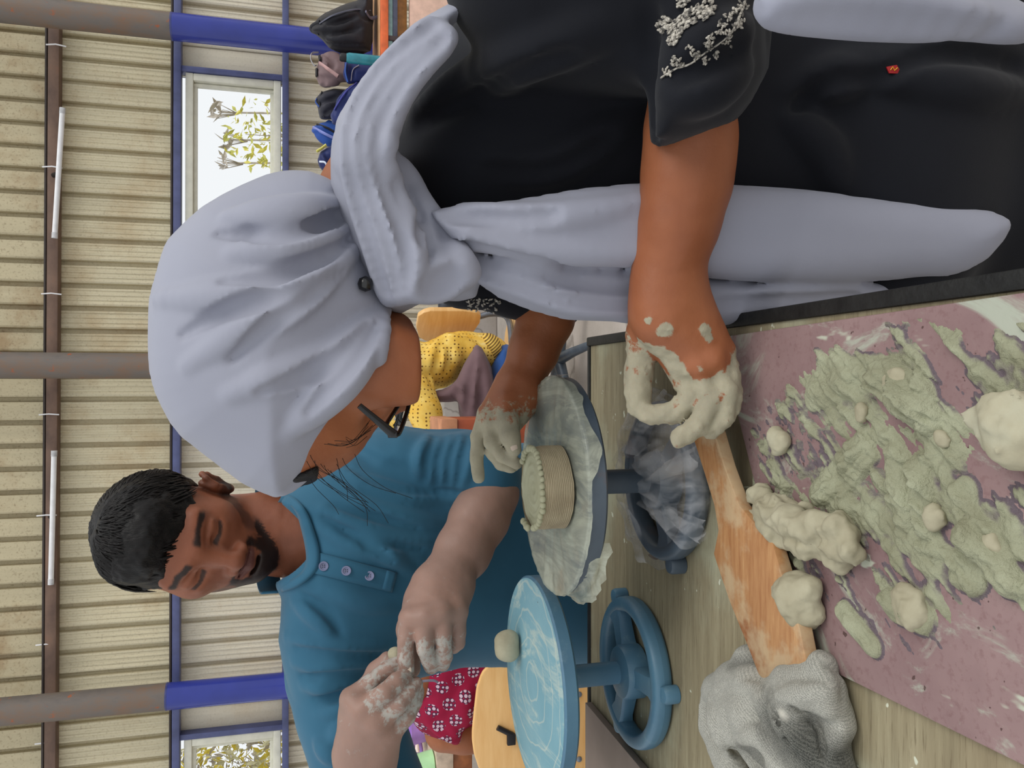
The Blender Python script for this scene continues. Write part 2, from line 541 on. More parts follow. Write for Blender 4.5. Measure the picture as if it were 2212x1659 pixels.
# ================================================================== SETTING
TZ = CAM[2] - 0.384               # table top height
WY = 4.6; WYAW = 0.018            # the clad wall across the back

def m_sheet(name, base, dirt, amt):
    M = Mat(name, .55, .3)
    oi = M.node('ShaderNodeObjectInfo')
    tcv = M.node('ShaderNodeVectorMath', operation='ADD'); M.L(M.tc.outputs['Object'], tcv.inputs[0]); M.L(oi.outputs['Location'], tcv.inputs[1])
    mp = M.node('ShaderNodeMapping'); mp.inputs['Scale'].default_value = (30, 30, 2.0); M.L(tcv.outputs[0], mp.inputs['Vector'])
    streak = M.noise(1.0, 5, .6, mp.outputs[0])
    blot = M.noise(3.0, 6, .65, tcv.outputs[0])
    fine = M.noise(90, 3, .6, tcv.outputs[0])
    c = M.ramp(streak, [(.3, tuple(x * .93 for x in base)), (.7, base)])
    c = M.mix(M.math('MULTIPLY', M.mask(blot, .45, .72), amt), c, dirt)
    c = M.mix(M.math('MULTIPLY', M.mask(fine, .5, .75), amt * .6), c, tuple(x * .75 for x in dirt))
    M.color(c); M.bump(fine, .12, .002)
    return M.m
SHEET_TOP = m_sheet('sheet_dirty', (198, 186, 154), (156, 128, 92), .8)
SHEET_MID = m_sheet('sheet_mid', (218, 208, 178), (180, 154, 114), .55)
SHEET_LOW = m_sheet('sheet_clean', (224, 216, 196), (200, 176, 140), .4)

M_ = Mat('rusty_steel', .6, .4)
n1 = M_.noise(5, 6, .65, M_.coords((1, 1, .5))); n2 = M_.noise(22, 5, .6)
c_ = M_.ramp(n1, [(.3, (88, 84, 84)), (.5, (112, 104, 98)), (.62, (124, 100, 82)), (.75, (150, 96, 66))])
c_ = M_.mix(M_.mask(n2, .62, .74), c_, (160, 88, 52))
M_.color(c_); M_.bump(n2, .2, .002); RUSTY = M_.m
M_ = Mat('brown_girt', .6, .3)
M_.color(M_.ramp(M_.noise(9, 5, .6, M_.coords((.6, 1, 1))), [(.3, (92, 74, 66)), (.6, (122, 98, 84)), (.8, (142, 100, 78))])); GIRT = M_.m
BLUE = plain('blue_gloss_paint', (42, 54, 140), .22, .5, var=.12, scale=3)
BLUEGREY = plain('slate_blue_paint', (82, 88, 128), .4, .4, var=.1, scale=12)
CREAM = plain('cream_window_paint', (222, 220, 204), .5, .4, var=.04, scale=20)
WHITE = plain('white_plastic', (230, 230, 232), .4, .4, var=.03)
M_ = Mat('concrete', .8, .25)
n1 = M_.noise(2.5, 6, .65); n2 = M_.noise(60, 4, .6)
vo = M_.node('ShaderNodeTexVoronoi'); vo.feature = 'DISTANCE_TO_EDGE'; vo.inputs['Scale'].default_value = 1.6
nv = M_.node('ShaderNodeTexNoise'); nv.inputs['Scale'].default_value = 3.0; nv.inputs['Detail'].default_value = 5
M_.L(M_.tc.outputs['Object'], nv.inputs['Vector'])
mx = M_.node('ShaderNodeMix', data_type='VECTOR'); mx.inputs[0].default_value = .25
M_.L(M_.tc.outputs['Object'], mx.inputs[4]); M_.L(nv.outputs['Color'], mx.inputs[5]); M_.L(mx.outputs[1], vo.inputs['Vector'])
crack = M_.mask(vo.outputs['Distance'], .012, .0)
c_ = M_.ramp(n1, [(.3, (160, 152, 142)), (.55, (184, 176, 168)), (.75, (198, 190, 184))])
c_ = M_.mix(M_.math('MULTIPLY', M_.mask(n2, .55, .75), .35), c_, (150, 146, 132))
c_ = M_.mix(M_.math('MULTIPLY', crack, .6), c_, (120, 112, 104))
M_.color(c_); M_.bump(n2, .2, .003); CONCRETE = M_.m

# floor
fl = box('floor', (-6, -3, -.06), (6, 7.5, 0), CONCRETE, bev=0); tag(fl, 'pale cracked concrete floor', kind='structure')
# back wall
wall = empty('wall_back', (0, WY, 0), WYAW, 'clad shed wall of cream ribbed metal sheets over a low concrete kerb', kind='structure')
def wz(px, py=800): return float(P(px, py, WY)[2])
z_low, z_sill, z_mid, z_top = wz(952), wz(617), wz(384), wz(118)
tilt_ = 0.0
kerb = box('concrete_kerb', (-5.4, -.10, 0), (5.4, .08, z_low), CONCRETE, wall, bev=.01, keep=False)
kerb.location = (0, 0, 0)
pitch_w = 48.8 * float(np.dot(P(200, 800, WY) - CAM, FWD)) / FPX
def strip_mesh(name, h, mat, ridges):
    w = pitch_w
    prof = [(0, 0.0), (.004, -.030), (.012, -.034)]
    if ridges:
        for q in (.30, .52, .74):
            prof += [(w * q - .007, -.030 + .006 * q), (w * q - .003, -.0345 + .006 * q), (w * q + .003, -.0345 + .006 * q), (w * q + .007, -.030 + .006 * q)]
    prof += [(w * .80, -.026), (w * .815, .004), (w, .006), (w, .012), (0, .012)]
    n = len(prof)
    v = [(x, y, 0) for x, y in prof] + [(x, y, h) for x, y in prof]
    f = [tuple(range(n)), tuple(reversed(range(n, 2 * n)))] + [(( i + 1) % n, i, n + i, n + (i + 1) % n) for i in range(n)]
    me = bpy.data.meshes.new(name); me.from_pydata(v, [], f); me.materials.append(mat)
    bm = bmesh.new(); bm.from_mesh(me); bmesh.ops.recalc_face_normals(bm, faces=bm.faces); bm.to_mesh(me); bm.free()
    return me
x_win1_r = float(P(500, 172, WY)[0]); x_win1_l = x_win1_r - 2 * 0.80
x_win2_r = float(P(490, 1572, WY)[0]); x_win2_l = x_win2_r - .8
rows = [(z_top, z_top + 1.9, SHEET_TOP, False), (z_mid, z_top, SHEET_MID, True), (z_sill, z_mid, SHEET_LOW, True), (z_low, z_sill, SHEET_LOW, True)]
for ri, (za, zb, mat, rg) in enumerate(rows):
    me = strip_mesh('wall_sheet', zb - za, mat, rg)
    nst = int(10.4 / pitch_w)
    for i in range(nst):
        x = -5.2 + i * pitch_w
        if ri == 2 and ((x + pitch_w > x_win1_l - .045 and x < x_win1_r + .045) or (x + pitch_w > x_win2_l - .045 and x < x_win2_r + .045)):
            # beside a window the sheet stops at the trim: skip only strips wholly inside
            if (x >= x_win1_l - .05 and x + pitch_w <= x_win1_r + .05) or (x >= x_win2_l - .05 and x + pitch_w <= x_win2_r + .05): continue
            if not (x < x_win1_l - .08 or x > x_win1_r - .05 or x < x_win2_l - .08): continue
            continue
        o = bpy.data.objects.new('wall_sheet', me); C.objects.link(o); o.parent = wall; o.location = (x, 0, za)
# make up strips beside the windows
for xa in (x_win1_r, x_win2_r):
    i0 = math.ceil((xa + .045 + 5.2 - pitch_w) / pitch_w); x1 = -5.2 + (i0 + 1) * pitch_w
    if x1 - xa > .03: box('wall_sheet', (xa, -.022, z_sill), (x1, 0, z_mid), SHEET_LOW, wall, bev=.002, keep=False)
for xa in (x_win1_l, x_win2_l):
    i0 = math.floor((xa - .045 + 5.2) / pitch_w); x1 = -5.2 + i0 * pitch_w
    if xa - x1 > .03: box('wall_sheet', (x1, -.022, z_sill), (xa, 0, z_mid), SHEET_LOW, wall, bev=.002, keep=False)
# girts
def girt(name, z, hgt, mat, d0=-.10, d1=-.036, lip=True):
    t = empty(name, (0, WY, z), WYAW, kind='structure')
    box('web', (-5.2, d0, -hgt / 2), (5.2, d1, hgt / 2), mat, t, bev=.004, keep=False)
    if lip: box('lip', (-5.2, d0 - .002, hgt / 2 + .002), (5.2, d1, hgt / 2 + .012), plain('dark_lip', (58, 50, 46), .6), t, bev=.002, keep=False)
    return t
g1 = girt('trim_1', z_top - .012, .052, GIRT); tag(g1, 'rusty brown steel girt running along the top of the wall')
g2 = girt('trim_2', z_mid - .006, .038, BLUEGREY); tag(g2, 'slate blue steel rail above the windows')
g3 = girt('trim_3', z_sill, .034, BLUEGREY, lip=False); tag(g3, 'slate blue steel rail below the windows')
# cable ties with thin wire on the upper girt
for k, (px, py) in enumerate(((128, 108), (120, 368), (118, 638), (113, 895), (108, 1110), (106, 1385), (104, 1595))):
    c = P(px, py, WY - .06)
    t = tube('cable_tie', [c + np.array([0, -.055, .045]), c + np.array([.004, -.062, 0]), c + np.array([0, -.055, -.045])], .0035, WHITE, None, 6)
    tag(t, 'thin white cable tie round the brown girt, %s from the right' % ['first', 'second', 'third', 'fourth', 'fifth', 'sixth', 'seventh'][k], 'cable tie', 'cable ties on the brown girt')
# fluorescent tubes
def tube_light(pa, pb, label):
    a = P(*pa, WY - .135); b = P(*pb, WY - .135)
    t = empty('tube_light', (a + b) / 2, 0, label, 'lamp', 'tube lights on the brown girt')
    d = (b - a) / np.linalg.norm(b - a)
    tube('tube', [a, b], .013, WHITE, t, 12)
    for e, s in ((a, 1), (b, -1)): tube('end_cap', [e - d * s * .006, e + d * s * .022], .0145, plain('tube_cap', (190, 190, 192), .4), t, 12)
    m = (a + b) / 2
    tube('bracket', [m + np.array([0, .01, .0]), m + np.array([0, .05, .035]), m + np.array([0, .09, .04])], .012, plain('black_clip', (28, 26, 26), .5), t, 8)
    return t
tube_light((135, 236), (118, 512), 'slim white fluorescent tube fixed to the girt above the window')
tube_light((117, 976), (110, 1260), "slim white fluorescent tube on the girt above the man's head")

# pipe columns
def column(name, pts, zsplit, label, rust_only=False):
    (pa, pb) = pts
    a = P(*pa, WY - .28); b = P(*pb, WY - .28)
    x = .5 * (a[0] + b[0]); y = WY - .28
    r = .5 * 56 * float(np.dot(P(*pb, y) - CAM, FWD)) / FPX
    t = empty(name, (x, y, 0), 0, label, 'column', 'pipe columns along the back wall')
    zs = float(P(zsplit, pb[1], y)[2])
    lathe('lower_pipe', [(r, 0), (r, zs)], (x, y, 0), BLUE, t, 40)
    lathe('upper_pipe', [(r * .985, zs), (r * .985, z_top + 1.9)], (x, y, 0), RUSTY, t, 40)
    lathe('joint', [(r * 1.01, zs - .004), (r * 1.01, zs + .004)], (x, y, 0), plain('joint_paint', (60, 66, 120), .4), t, 40)
    if not rust_only:
        lathe('base_plate', [(.13, 0), (.13, .015)], (x, y, 0), RUSTY, t, 4)
    return t
column('pipe_column', ((310, 1508), (560, 1487)), 361, 'rusty pipe column painted blue below, beside the small window at lower left')
column('pipe_column', ((100, 790), (300, 790)), 366, 'grey pipe column rising behind the grey headscarf', )
column('pipe_column', ((371, 57), (640, 86)), 372, 'rusty pipe column painted glossy blue below, above the backpacks')

# windows
GL = Mat('window_glass', .02, .5); GL.color((255, 255, 255)); GL.b.inputs['Transmission Weight'].default_value = 1.0; GL.b.inputs['IOR'].default_value = 1.01
GLASS = GL.m
def window(name, xl, xr, panes, label):
    zt = wz(403, 400); zb = wz(607, 400)
    t = empty(name, (0, WY, 0), WYAW, label, kind='structure')
    fw = .038; y0, y1 = -.075, .02
    def b(nm, lo, hi, m, bev=.004): return box(nm, lo, hi, m, t, bev=bev, keep=False)
    for nm, lo, hi in (('surround', (xl - .04, y0 - .01, zb - .03), (xl - .002, y1, zt + .03)), ('surround', (xr + .002, y0 - .01, zb - .03), (xr + .032, y1, zt + .03))):
        b(nm, lo, hi, BLUEGREY)
    b('head_rail', (xl, y0, zt - fw), (xr, y1, zt), CREAM); b('sill_rail', (xl, y0, zb), (xr, y1, zb + fw), CREAM)
    b('side_rail', (xl, y0 + .002, zb + fw), (xl + fw, y1, zt - fw), CREAM); b('side_rail', (xr - fw, y0 + .002, zb + fw), (xr, y1, zt - fw), CREAM)
    n = panes; pw = (xr - xl - 2 * fw) / n
    for i in range(n):
        a = xl + fw + i * pw; c = a + pw; s = .018
        if i: b('mullion', (a - .008, y0 + .004, zb + fw), (a + .008, y1, zt - fw), CREAM)
        sa = b('sash', (a + .006, -.045, zb + fw), (a + .006 + s, -.02, zt - fw), CREAM, .002)
        b('sash', (c - .006 - s, -.045, zb + fw), (c - .006, -.02, zt - fw), CREAM, .002)
        b('sash', (a + .006 + s, -.045, zb + fw), (c - .006 - s, -.02, zb + fw + s), CREAM, .002)
        b('sash', (a + .006 + s, -.045, zt - fw - s), (c - .006 - s, -.02, zt - fw), CREAM, .002)
        b('pane', (a + .01, -.034, zb + fw + .004), (c - .01, -.030, zt - fw - .004), GLASS, 0)
    return t
window('window_1', x_win1_l, x_win1_r, 2, 'cream framed window in blue trim behind the grey headscarf')
window('window_2', x_win2_l, x_win2_r, 1, 'cream framed window in blue trim at the lower left edge')

# foliage outside the windows
def leaf_cloud(name, c, rad, n, mats, label, seed, size=.05):
    rs = np.random.RandomState(seed); t = empty(name, (c[0], c[1], 0), 0, label, 'shrub')
    trunk = [np.array([c[0], c[1], 0]), np.array([c[0] + .05, c[1], c[2] * .5]), np.array([c[0], c[1] + .03, c[2]])]
    parts = [tube_data(trunk, [.02, .012, .006], 7)]
    for k in range(7):
        d = rs.randn(3); d /= np.linalg.norm(d); parts.append(tube_data([trunk[2] - [0, 0, .15], np.array(c) + d * np.array(rad) * .8], [.005, .002], 5))
    v, f = merge(parts); mesh_obj('stem', v, f, plain('bark', (190, 182, 172), .8), t)
    for mi, m in enumerate(mats):
        vv, ff = [], []
        for k in range(n):
            d = rs.randn(3); d /= np.linalg.norm(d); p = np.array(c) + d * np.array(rad) * rs.rand() ** .4
            a = rs.randn(3); a /= np.linalg.norm(a); b = np.cross(a, rs.randn(3)); b /= np.linalg.norm(b); nn = np.cross(a, b)
            s = size * (.6 + .8 * rs.rand()); i = len(vv)
            vv += [p - a * s, p - b * s * .35 + nn * s * .1, p + a * s, p + b * s * .35 + nn * s * .1]; ff += [(i, i + 1, i + 2, i + 3)]
        o = mesh_obj('foliage', vv, ff, m, t, False); tag(o, kind='stuff')
LEAFY = [plain('leaf_yellow', (240, 226, 110), .5), plain('leaf_green', (206, 208, 110), .5)]
LEAFG = [plain('leaf_pale', (216, 214, 180), .5), plain('leaf_grey', (186, 180, 172), .5), plain('leaf_yellow_b', (226, 210, 90), .5)]
c = P(578, 290, 6.3); leaf_cloud('shrub', (c[0], 6.3, c[2]), (.30, .3, .34), 110, LEAFY, 'sunlit yellow green shrub outside the window behind the headscarf', 3, .035)
for k, (px, py) in enumerate(((470, 240), (490, 300), (480, 350))):
    c = P(px, py, 6.6); leaf_cloud('twig', (c[0], 6.6, c[2]), (.07, .1, .05), 9, [LEAFG[1]], ['small grey leaf spray outside, uppermost of three in the bright window', 'small grey leaf spray outside, middle of three in the bright window', 'small grey leaf spray outside, lowest of three in the bright window'][k], 11 + k, .05)
c = P(500, 1650, 5.9); leaf_cloud('shrub', (c[0] - .1, 5.9, c[2]), (.5, .3, .5), 420, LEAFG, 'dense pale leafy shrub outside the small window at lower left', 5, .04)
# ================================================================== TABLE AND WHAT LIES ON IT
M_ = Mat('worn_plywood', .75, .25)
gr = M_.noise(1.0, 5, .6, M_.coords((9, 120, 9))); gr2 = M_.noise(1.0, 4, .6, M_.coords((30, 420, 30)))
bl = M_.noise(5, 5, .6)
c_ = M_.ramp(gr, [(.3, (128, 118, 94)), (.5, (142, 132, 106)), (.72, (156, 147, 120))])
c_ = M_.mix(M_.math('MULTIPLY', M_.mask(gr2, .56, .68), .55), c_, (100, 88, 66))
c_ = M_.mix(M_.math('MULTIPLY', M_.mask(bl, .5, .7), .55), c_, (176, 180, 156))
c_ = M_.mix(M_.math('MULTIPLY', M_.mask(M_.noise(3.0, 3), .55, .75), .35), c_, (150, 106, 82))
c_ = M_.mix(M_.mask(M_.noise(70, 2, .5), .72, .75), c_, (198, 200, 180))
c_ = M_.mix(M_.mask(M_.noise(38, 2, .5, M_.coords((1, .3, 1))), .735, .75), c_, (84, 66, 48))
M_.color(c_); M_.bump(gr2, .35, .002); PLY = M_.m
BLACKEDGE = plain('black_edge', (20, 20, 19), .6, .4, var=.5, scale=60, bump=.6, bscale=220)
table = empty('work_table', (-.55, .5, 0), 0, 'large plywood work table with black edging strewn with clay', 'table')
TX1, TY1 = 0.052, float(PZ(1276, 1100, TZ)[1]); TX0, TY0 = -1.15, .10
TXN = float(PZ(2212, 612, TZ)[0])
pl_ = [(TX0, TY0, TZ), (TX1 + .004, TY0, TZ), (TX1, TY1, TZ), (TX0, TY1, TZ)]
prism('table_top', pl_, (0, 0, -.022), PLY, table, .001)
box('edge_strip', (TX1 - .001, TY0, TZ - .034), (TX1 + .011, TY1 + .008, TZ + .0035), BLACKEDGE, table, .002)
box('edge_strip', (TX0, TY1 - .001, TZ - .034), (TX1 - .001, TY1 + .008, TZ + .0025), BLACKEDGE, table, .002)
STEEL = plain('dark_steel', (60, 62, 66), .45, .5, metal=.4)
for x in (TX0 + .06, TX1 - .10):
    for y in (TY0 + .06, TY1 - .06):
        box('leg', (x - .02, y - .02, 0), (x + .02, y + .02, TZ - .0225), STEEL, table, .003)
box('apron_rail', (TX0 + .08, TY1 - .075, TZ - .085), (TX1 - .12, TY1 - .045, TZ - .0225), STEEL, table, .003)

# --- pinkish clay board
A = PZ(1564, 729, TZ); B = PZ(1737, 1412, TZ); Cn = PZ(2212, 1642, TZ); D = PZ(2212, 634, TZ)
A[0] = min(A[0], TX1 - .004); D[0] = min(D[0], TX1 - .003)
eL = Cn - B; Cn = B + eL * 1.45; D = D + (D - A) * .35
M_ = Mat('pink_board', .7, .3)
n1 = M_.noise(6, 6, .6); fib = M_.noise(220, 3, .6); sm = M_.noise(14, 6, .68, M_.coords((1, .55, 1), (0, 0, .5)), 1.2)
c_ = M_.ramp(n1, [(.3, (128, 102, 102)), (.6, (152, 126, 124)), (.8, (168, 146, 144))])
c_ = M_.mix(M_.math('MULTIPLY', M_.mask(fib, .5, .7), .35), c_, (112, 78, 78))
c_ = M_.mix(M_.math('MULTIPLY', M_.mask(sm, .56, .68), .75), c_, (176, 186, 168))
c_ = M_.mix(M_.math('MULTIPLY', M_.mask(M_.noise(46, 3, .6, M_.coords((1, .4, 1), (0, 0, 1.0))), .64, .70), .8), c_, (192, 198, 178))
c_ = M_.mix(M_.math('MULTIPLY', M_.mask(M_.noise(120, 2), .70, .72), .8), c_, (70, 48, 44))
M_.color(c_); M_.bump(fib, .2, .001); PINK = M_.m
BT = .006
board = prism('clay_board', [q + np.array([0, 0, BT + .0004]) for q in (A, B, Cn, D)], (0, 0, -BT), PINK, None, .0012)
tag(board, 'pinkish hardboard sheet smeared with pale clay at the near end of the table', 'board')
BZ = TZ + BT + .0006
# --- grey board at the far left corner
q0 = PZ(1276, 1513, TZ); q1 = PZ(1420, 1680, TZ); q0[1] = TY1 - .004
d_ = (q1 - q0) / np.linalg.norm(q1 - q0); 
gb = prism('grey_board', [q + np.array([0, 0, .0095]) for q in (q0, np.array([TX0 + .2, TY1 - .004, TZ]), np.array([TX0 + .2, q1[1] - .15, TZ]), q1 + d_ * .18)], (0, 0, -.009), plain('greige_board', (150, 134, 124), .6, .3, var=.08, scale=9), None, .001)
tag(gb, 'thin greyish board lying on the far left corner of the table beyond the blue wheel', 'board')

# --- banding wheels
M_ = Mat('blue_enamel', .42, .5)
n1 = M_.noise(7, 5, .6); n2 = M_.noise(60, 4, .6)
c_ = M_.ramp(n1, [(.3, (66, 104, 130)), (.7, (88, 128, 150))])
M_.color(M_.mix(M_.math('MULTIPLY', M_.mask(n2, .55, .8), .25), c_, (150, 176, 180))); M_.bump(n2, .25, .0015); BLUECAST = M_.m
M_ = Mat('blue_disc_top', .45, .5)
sw = M_.node('ShaderNodeTexWave'); sw.wave_type = 'RINGS'; sw.rings_direction = 'Z'; sw.inputs['Scale'].default_value = 11; sw.inputs['Distortion'].default_value = 5.5
sw.inputs['Detail'].default_value = 3; M_.L(M_.tc.outputs['Object'], sw.inputs['Vector'])
n1 = M_.noise(18, 6, .7, M_.coords((1.6, .5, 1)), 1.5); n2 = M_.noise(55, 3, .6)
c_ = M_.ramp(M_.noise(8, 4), [(.3, (112, 158, 172)), (.7, (138, 178, 188))])
c_ = M_.mix(M_.math('MULTIPLY', M_.mask(n1, .47, .62), .8), c_, (180, 196, 188))
c_ = M_.mix(M_.math('MULTIPLY', M_.mask(sw.outputs['Fac'], .965, 1.0), .4), c_, (206, 208, 190))
c_ = M_.mix(M_.mask(n2, .73, .75), c_, (60, 66, 60))
M_.color(c_); M_.bump(n1, .15, .001); BLUETOP = M_.m
M_ = Mat('slate_cast', .45, .5); M_.color(M_.ramp(M_.noise(14, 5), [(.3, (62, 74, 86)), (.6, (82, 94, 106)), (.78, (120, 86, 68))])); M_.bump(M_.noise(90, 3), .15, .001); SLATECAST = M_.m

def arc_ring(r0, r1, h, n=72, bev=.3):
    """hand-wheel rim with a rounded section"""
    rc = .5 * (r0 + r1); a = .5 * (r1 - r0); prof = []
    for i in range(16):
        t = 2 * math.pi * i / 16
        ct, st = math.cos(t), math.sin(t)
        prof.append((rc + a * math.copysign(abs(ct) ** .7, ct), h * .5 + h * .5 * math.copysign(abs(st) ** .7, st)))
    return prof
def wheel(cx, cy, R, H, thick, name, label, mat, mtop, rot, rb=None, shaft_r=.0125):
    z = TZ + .0006
    t = empty(name, (cx, cy, z), 0, label, 'turntable', 'banding wheels on the table')
    rb = rb or R * .80; c0 = np.array([cx, cy, z])
    rim = arc_ring(rb * .79, rb, .022)
    v, f = lathe_data(rim + [rim[0]], 72, c0)
    parts = [(v, f)]
    base = auto_smooth(mesh_obj('base_ring', *merge(parts), mat, t), 50)
    for k in range(3):
        a = rot + k * 2 * math.pi / 3
        d = np.array([math.cos(a), math.sin(a), 0]); s = np.array([-d[1], d[0], 0])
        r_in, r_out = .02, rb * .86
        prof = []
        bm = bmesh.new(); rings = []
        for rr, wd, z0, z1 in ((.012, .013, .004, .026), (.034, .0115, .005, .021), (r_out * .8, .0125, .005, .019), (r_out, .017, .004, .021)):
            ring = []
            for (sx, zz) in ((-1, z0), (1, z0), (1, z1 - .003), (.8, z1), (-.8, z1), (-1, z1 - .003)):
                q = c0 + d * rr + s * wd * sx + np.array([0, 0, zz]); ring.append(bm.verts.new(tuple(q)))
            rings.append(ring)
        for r1_, r2_ in zip(rings[:-1], rings[1:]):
            for i in range(6): bm.faces.new((r1_[i], r1_[(i + 1) % 6], r2_[(i + 1) % 6], r2_[i]))
        bm.faces.new(rings[0]); bm.faces.new(list(reversed(rings[-1]))); bmesh.ops.recalc_face_normals(bm, faces=bm.faces)
        auto_smooth(bm_obj('spoke', bm, mat, t), 40)
        # foot lug outside the ring
        fa = a + math.pi / 3 * .0
        fd = np.array([math.cos(fa), math.sin(fa), 0])
        fc = c0 + fd * (rb + .004)
        lathe('foot_lug', [(.0095, 0), (.0095, .013), (.008, .016), (.003, .017)], fc, mat, t, 16, 50)
    lathe('hub', [(.030, .004), (.030, .024), (.028, .028), (.020, .030), (shaft_r + .001, .031)], c0, mat, t, 40, 40)
    lathe('shaft', [(shaft_r, .03), (shaft_r, H - thick - .026)], c0, mat, t, 32)
    lathe('collar', [(shaft_r, H - thick - .030), (shaft_r * 1.42, H - thick - .027), (shaft_r * 1.42, H - thick - .004), (shaft_r * 1.8, H - thick)], c0, mat, t, 32, 30)
    disc = lathe('turntable_disc', [(.01, H - thick), (R - .004, H - thick), (R, H - thick + .003), (R, H - .002), (R - .002, H)], c0, mat, t, 96, 30)
    top = lathe('disc_face', [(R - .0025, H + .0001), (R * .9, H + .0007), (.004, H + .0007)], c0, mtop, t, 96, 30)
    return t, c0
bc = PZ(1388, 1447, TZ)
BW, BWC = wheel(bc[0], bc[1], .113, .131, .0165, 'banding_wheel', 'pale blue banding wheel with bare spoked base and clay-smeared top', BLUECAST, BLUETOP, math.radians(33), rb=.083)
wc = PZ(1455, 1036, TZ)
WH = .132
WW, WWC = wheel(wc[0], wc[1], .107, WH, .018, 'banding_wheel', 'slate banding wheel wrapped in cloudy plastic carrying the coiled pot', SLATECAST, SLATECAST, math.radians(75), rb=.083)
# ================================================================== WOMAN IN THE GREY HEADSCARF
def m_skin(name, base, dark, clay=(170, 163, 140), rough=.5):
    M = Mat(name, rough, .35)
    n1 = M.noise(14, 4, .55); fine = M.noise(260, 3, .6)
    c = M.ramp(n1, [(.3, dark), (.7, base)])
    cl = M.attr('clay')
    br = M.noise(110, 5, .7)
    f = M.mask(M.math('ADD', cl, M.math('MULTIPLY', M.math('SUBTRACT', br, .5), 1.5)), .38, .62)
    cc = M.ramp(M.noise(40, 4, .6), [(.3, tuple(x * .88 for x in clay)), (.7, clay)])
    c = M.mix(f, c, cc)
    c = M.mix(M.math('MULTIPLY', M.attr('dust'), .5), c, tuple(x * .92 for x in clay))
    hr = M.attr('hair')
    c = M.mix(hr, c, (26, 20, 18))
    lp = M.attr('lip')
    c = M.mix(lp, c, (96, 56, 50))
    M.color(c)
    M.rough(M.mix(f, (.48, .48, .48, 1), (.8, .8, .8, 1)))
    M.bump(M.math('ADD', fine, M.math('MULTIPLY', f, M.math('MULTIPLY', br, 4.0))), .18, .0012)
    M.sss(.12, (.5, .2, .1), .006)
    return M.m
SKIN_W = m_skin('skin_warm', (160, 98, 64), (138, 80, 50))
def m_cloth(name, c, c2=None, rough=.8, sheen=.15, weave=900, bump=.15, var=6):
    M = Mat(name, rough, .2); c2 = c2 or tuple(x * .92 for x in c)
    M.color(M.ramp(M.noise(var, 4), [(.3, c2), (.7, c)])); M.bump(M.noise(weave, 2, .5), bump, .0006); M.sheen(sheen)
    return M.m
SCARF = m_cloth('grey_crepe', (154, 156, 170), (146, 148, 162), .62, .12, 1100, .12)
BLACK = m_cloth('black_cotton', (22, 24, 31), (17, 18, 24), .85, .08, 1000, .2)
woman = empty('person', (.32, .70, 0), 0, 'woman in grey headscarf and black tunic bending over the pot', 'person')

def J(px, py, Y, r): return (P(px, py, Y), r)
# ---- hands and forearms (skin)
S1 = Solid((-.10, .50, .72), (.42, .74, .92), .0021)      # near arm
arm = [J(1492, 200, .60, .034), J(1491, 300, .60, .0335), J(1482, 400, .605, .0325), J(1462, 500, .612, .0285), J(1440, 585, .62, .0235), J(1434, 640, .622, .0235)]
S1.chain(arm, .02)
# palm: wedge of cones from wrist to knuckles
kn = {'i': J(1468, 796, .626, .0108), 'm': J(1508, 796, .616, .0112), 'r': J(1542, 780, .611, .0106), 'p': J(1562, 758, .614, .0092)}
for k_, (wx, wy) in {'i': (1424, 625), 'm': (1440, 625), 'r': (1456, 622), 'p': (1466, 618)}.items():
    S1.cone(P(wx, wy, .622), kn[k_][0], .0180, kn[k_][1], .018)
S1.cone(P(1425, 690, .62), P(1500, 760, .622), .022, .015, .02)
# fingers
FI = [kn['i'], J(1494, 852, .616, .0096), J(1466, 890, .622, .0090), J(1402, 897, .634, .0076)]
FM = [kn['m'], J(1534, 866, .604, .0094), J(1508, 920, .606, .0086), J(1468, 948, .610, .0074)]
FR = [kn['r'], J(1571, 846, .600, .0090), J(1563, 902, .602, .0082), J(1536, 930, .606, .0072)]
FP = [kn['p'], J(1580, 815, .604, .0078), J(1584, 862, .602, .0072), J(1572, 900, .604, .0064)]
for F_ in (FI, FM, FR, FP): S1.chain(F_, .0012)
# thumb from the side of the palm near its base
FT = [J(1404, 655, .632, .0155), J(1388, 728, .645, .0130), J(1381, 800, .650, .0104), J(1378, 845, .648, .0098), J(1378, 882, .645, .0074)]
S1.chain(FT, .008)
S1.cone(P(1415, 715, .636), P(1452, 772, .630), .010, .009, .008)   # web
for (p_, r_) in (J(1470, 793, .615, .0060), J(1510, 793, .604, .0072), J(1544, 778, .600, .0066)): S1.ell(p_, (r_, r_, r_), .010)
S1.noise(.0004, 55, 3)

S2 = Solid((-.12, .70, .80), (.20, .94, 1.10), .0021)     # far arm
S2.chain([J(1188, 640, .86, .030), J(1178, 690, .858, .029), J(1152, 760, .855, .0250), J(1126, 822, .852, .0205), J(1118, 846, .85, .0205)], .015)
kn2 = {'i': J(1052, 893, .846, .0100), 'm': J(1064, 915, .838, .0100), 'r': J(1080, 925, .832, .0083), 'p': J(1100, 928, .828, .0084)}
for k_, (wx, wy) in {'i': (1104, 842), 'm': (1116, 846), 'r': (1126, 848), 'p': (1134, 848)}.items():
    S2.cone(P(wx, wy, .85), kn2[k_][0], .0165, kn2[k_][1], .018)
S2.chain([kn2['i'], J(1034, 945, .848, .0084), J(1029, 992, .846, .0072), J(1034, 1032, .842, .0066)], .002)
S2.chain([kn2['m'], J(1062, 956, .826, .0083), J(1084, 984, .818, .0072), J(1116, 1001, .812, .0066)], .002)
S2.chain([kn2['r'], J(1066, 978, .836, .0080), J(1082, 1003, .83, .0065), J(1104, 1010, .826, .0065)], .002)
S2.chain([kn2['p'], J(1086, 972, .846, .0072), J(1094, 998, .844, .0066), J(1108, 1006, .842, .0068)], .002)
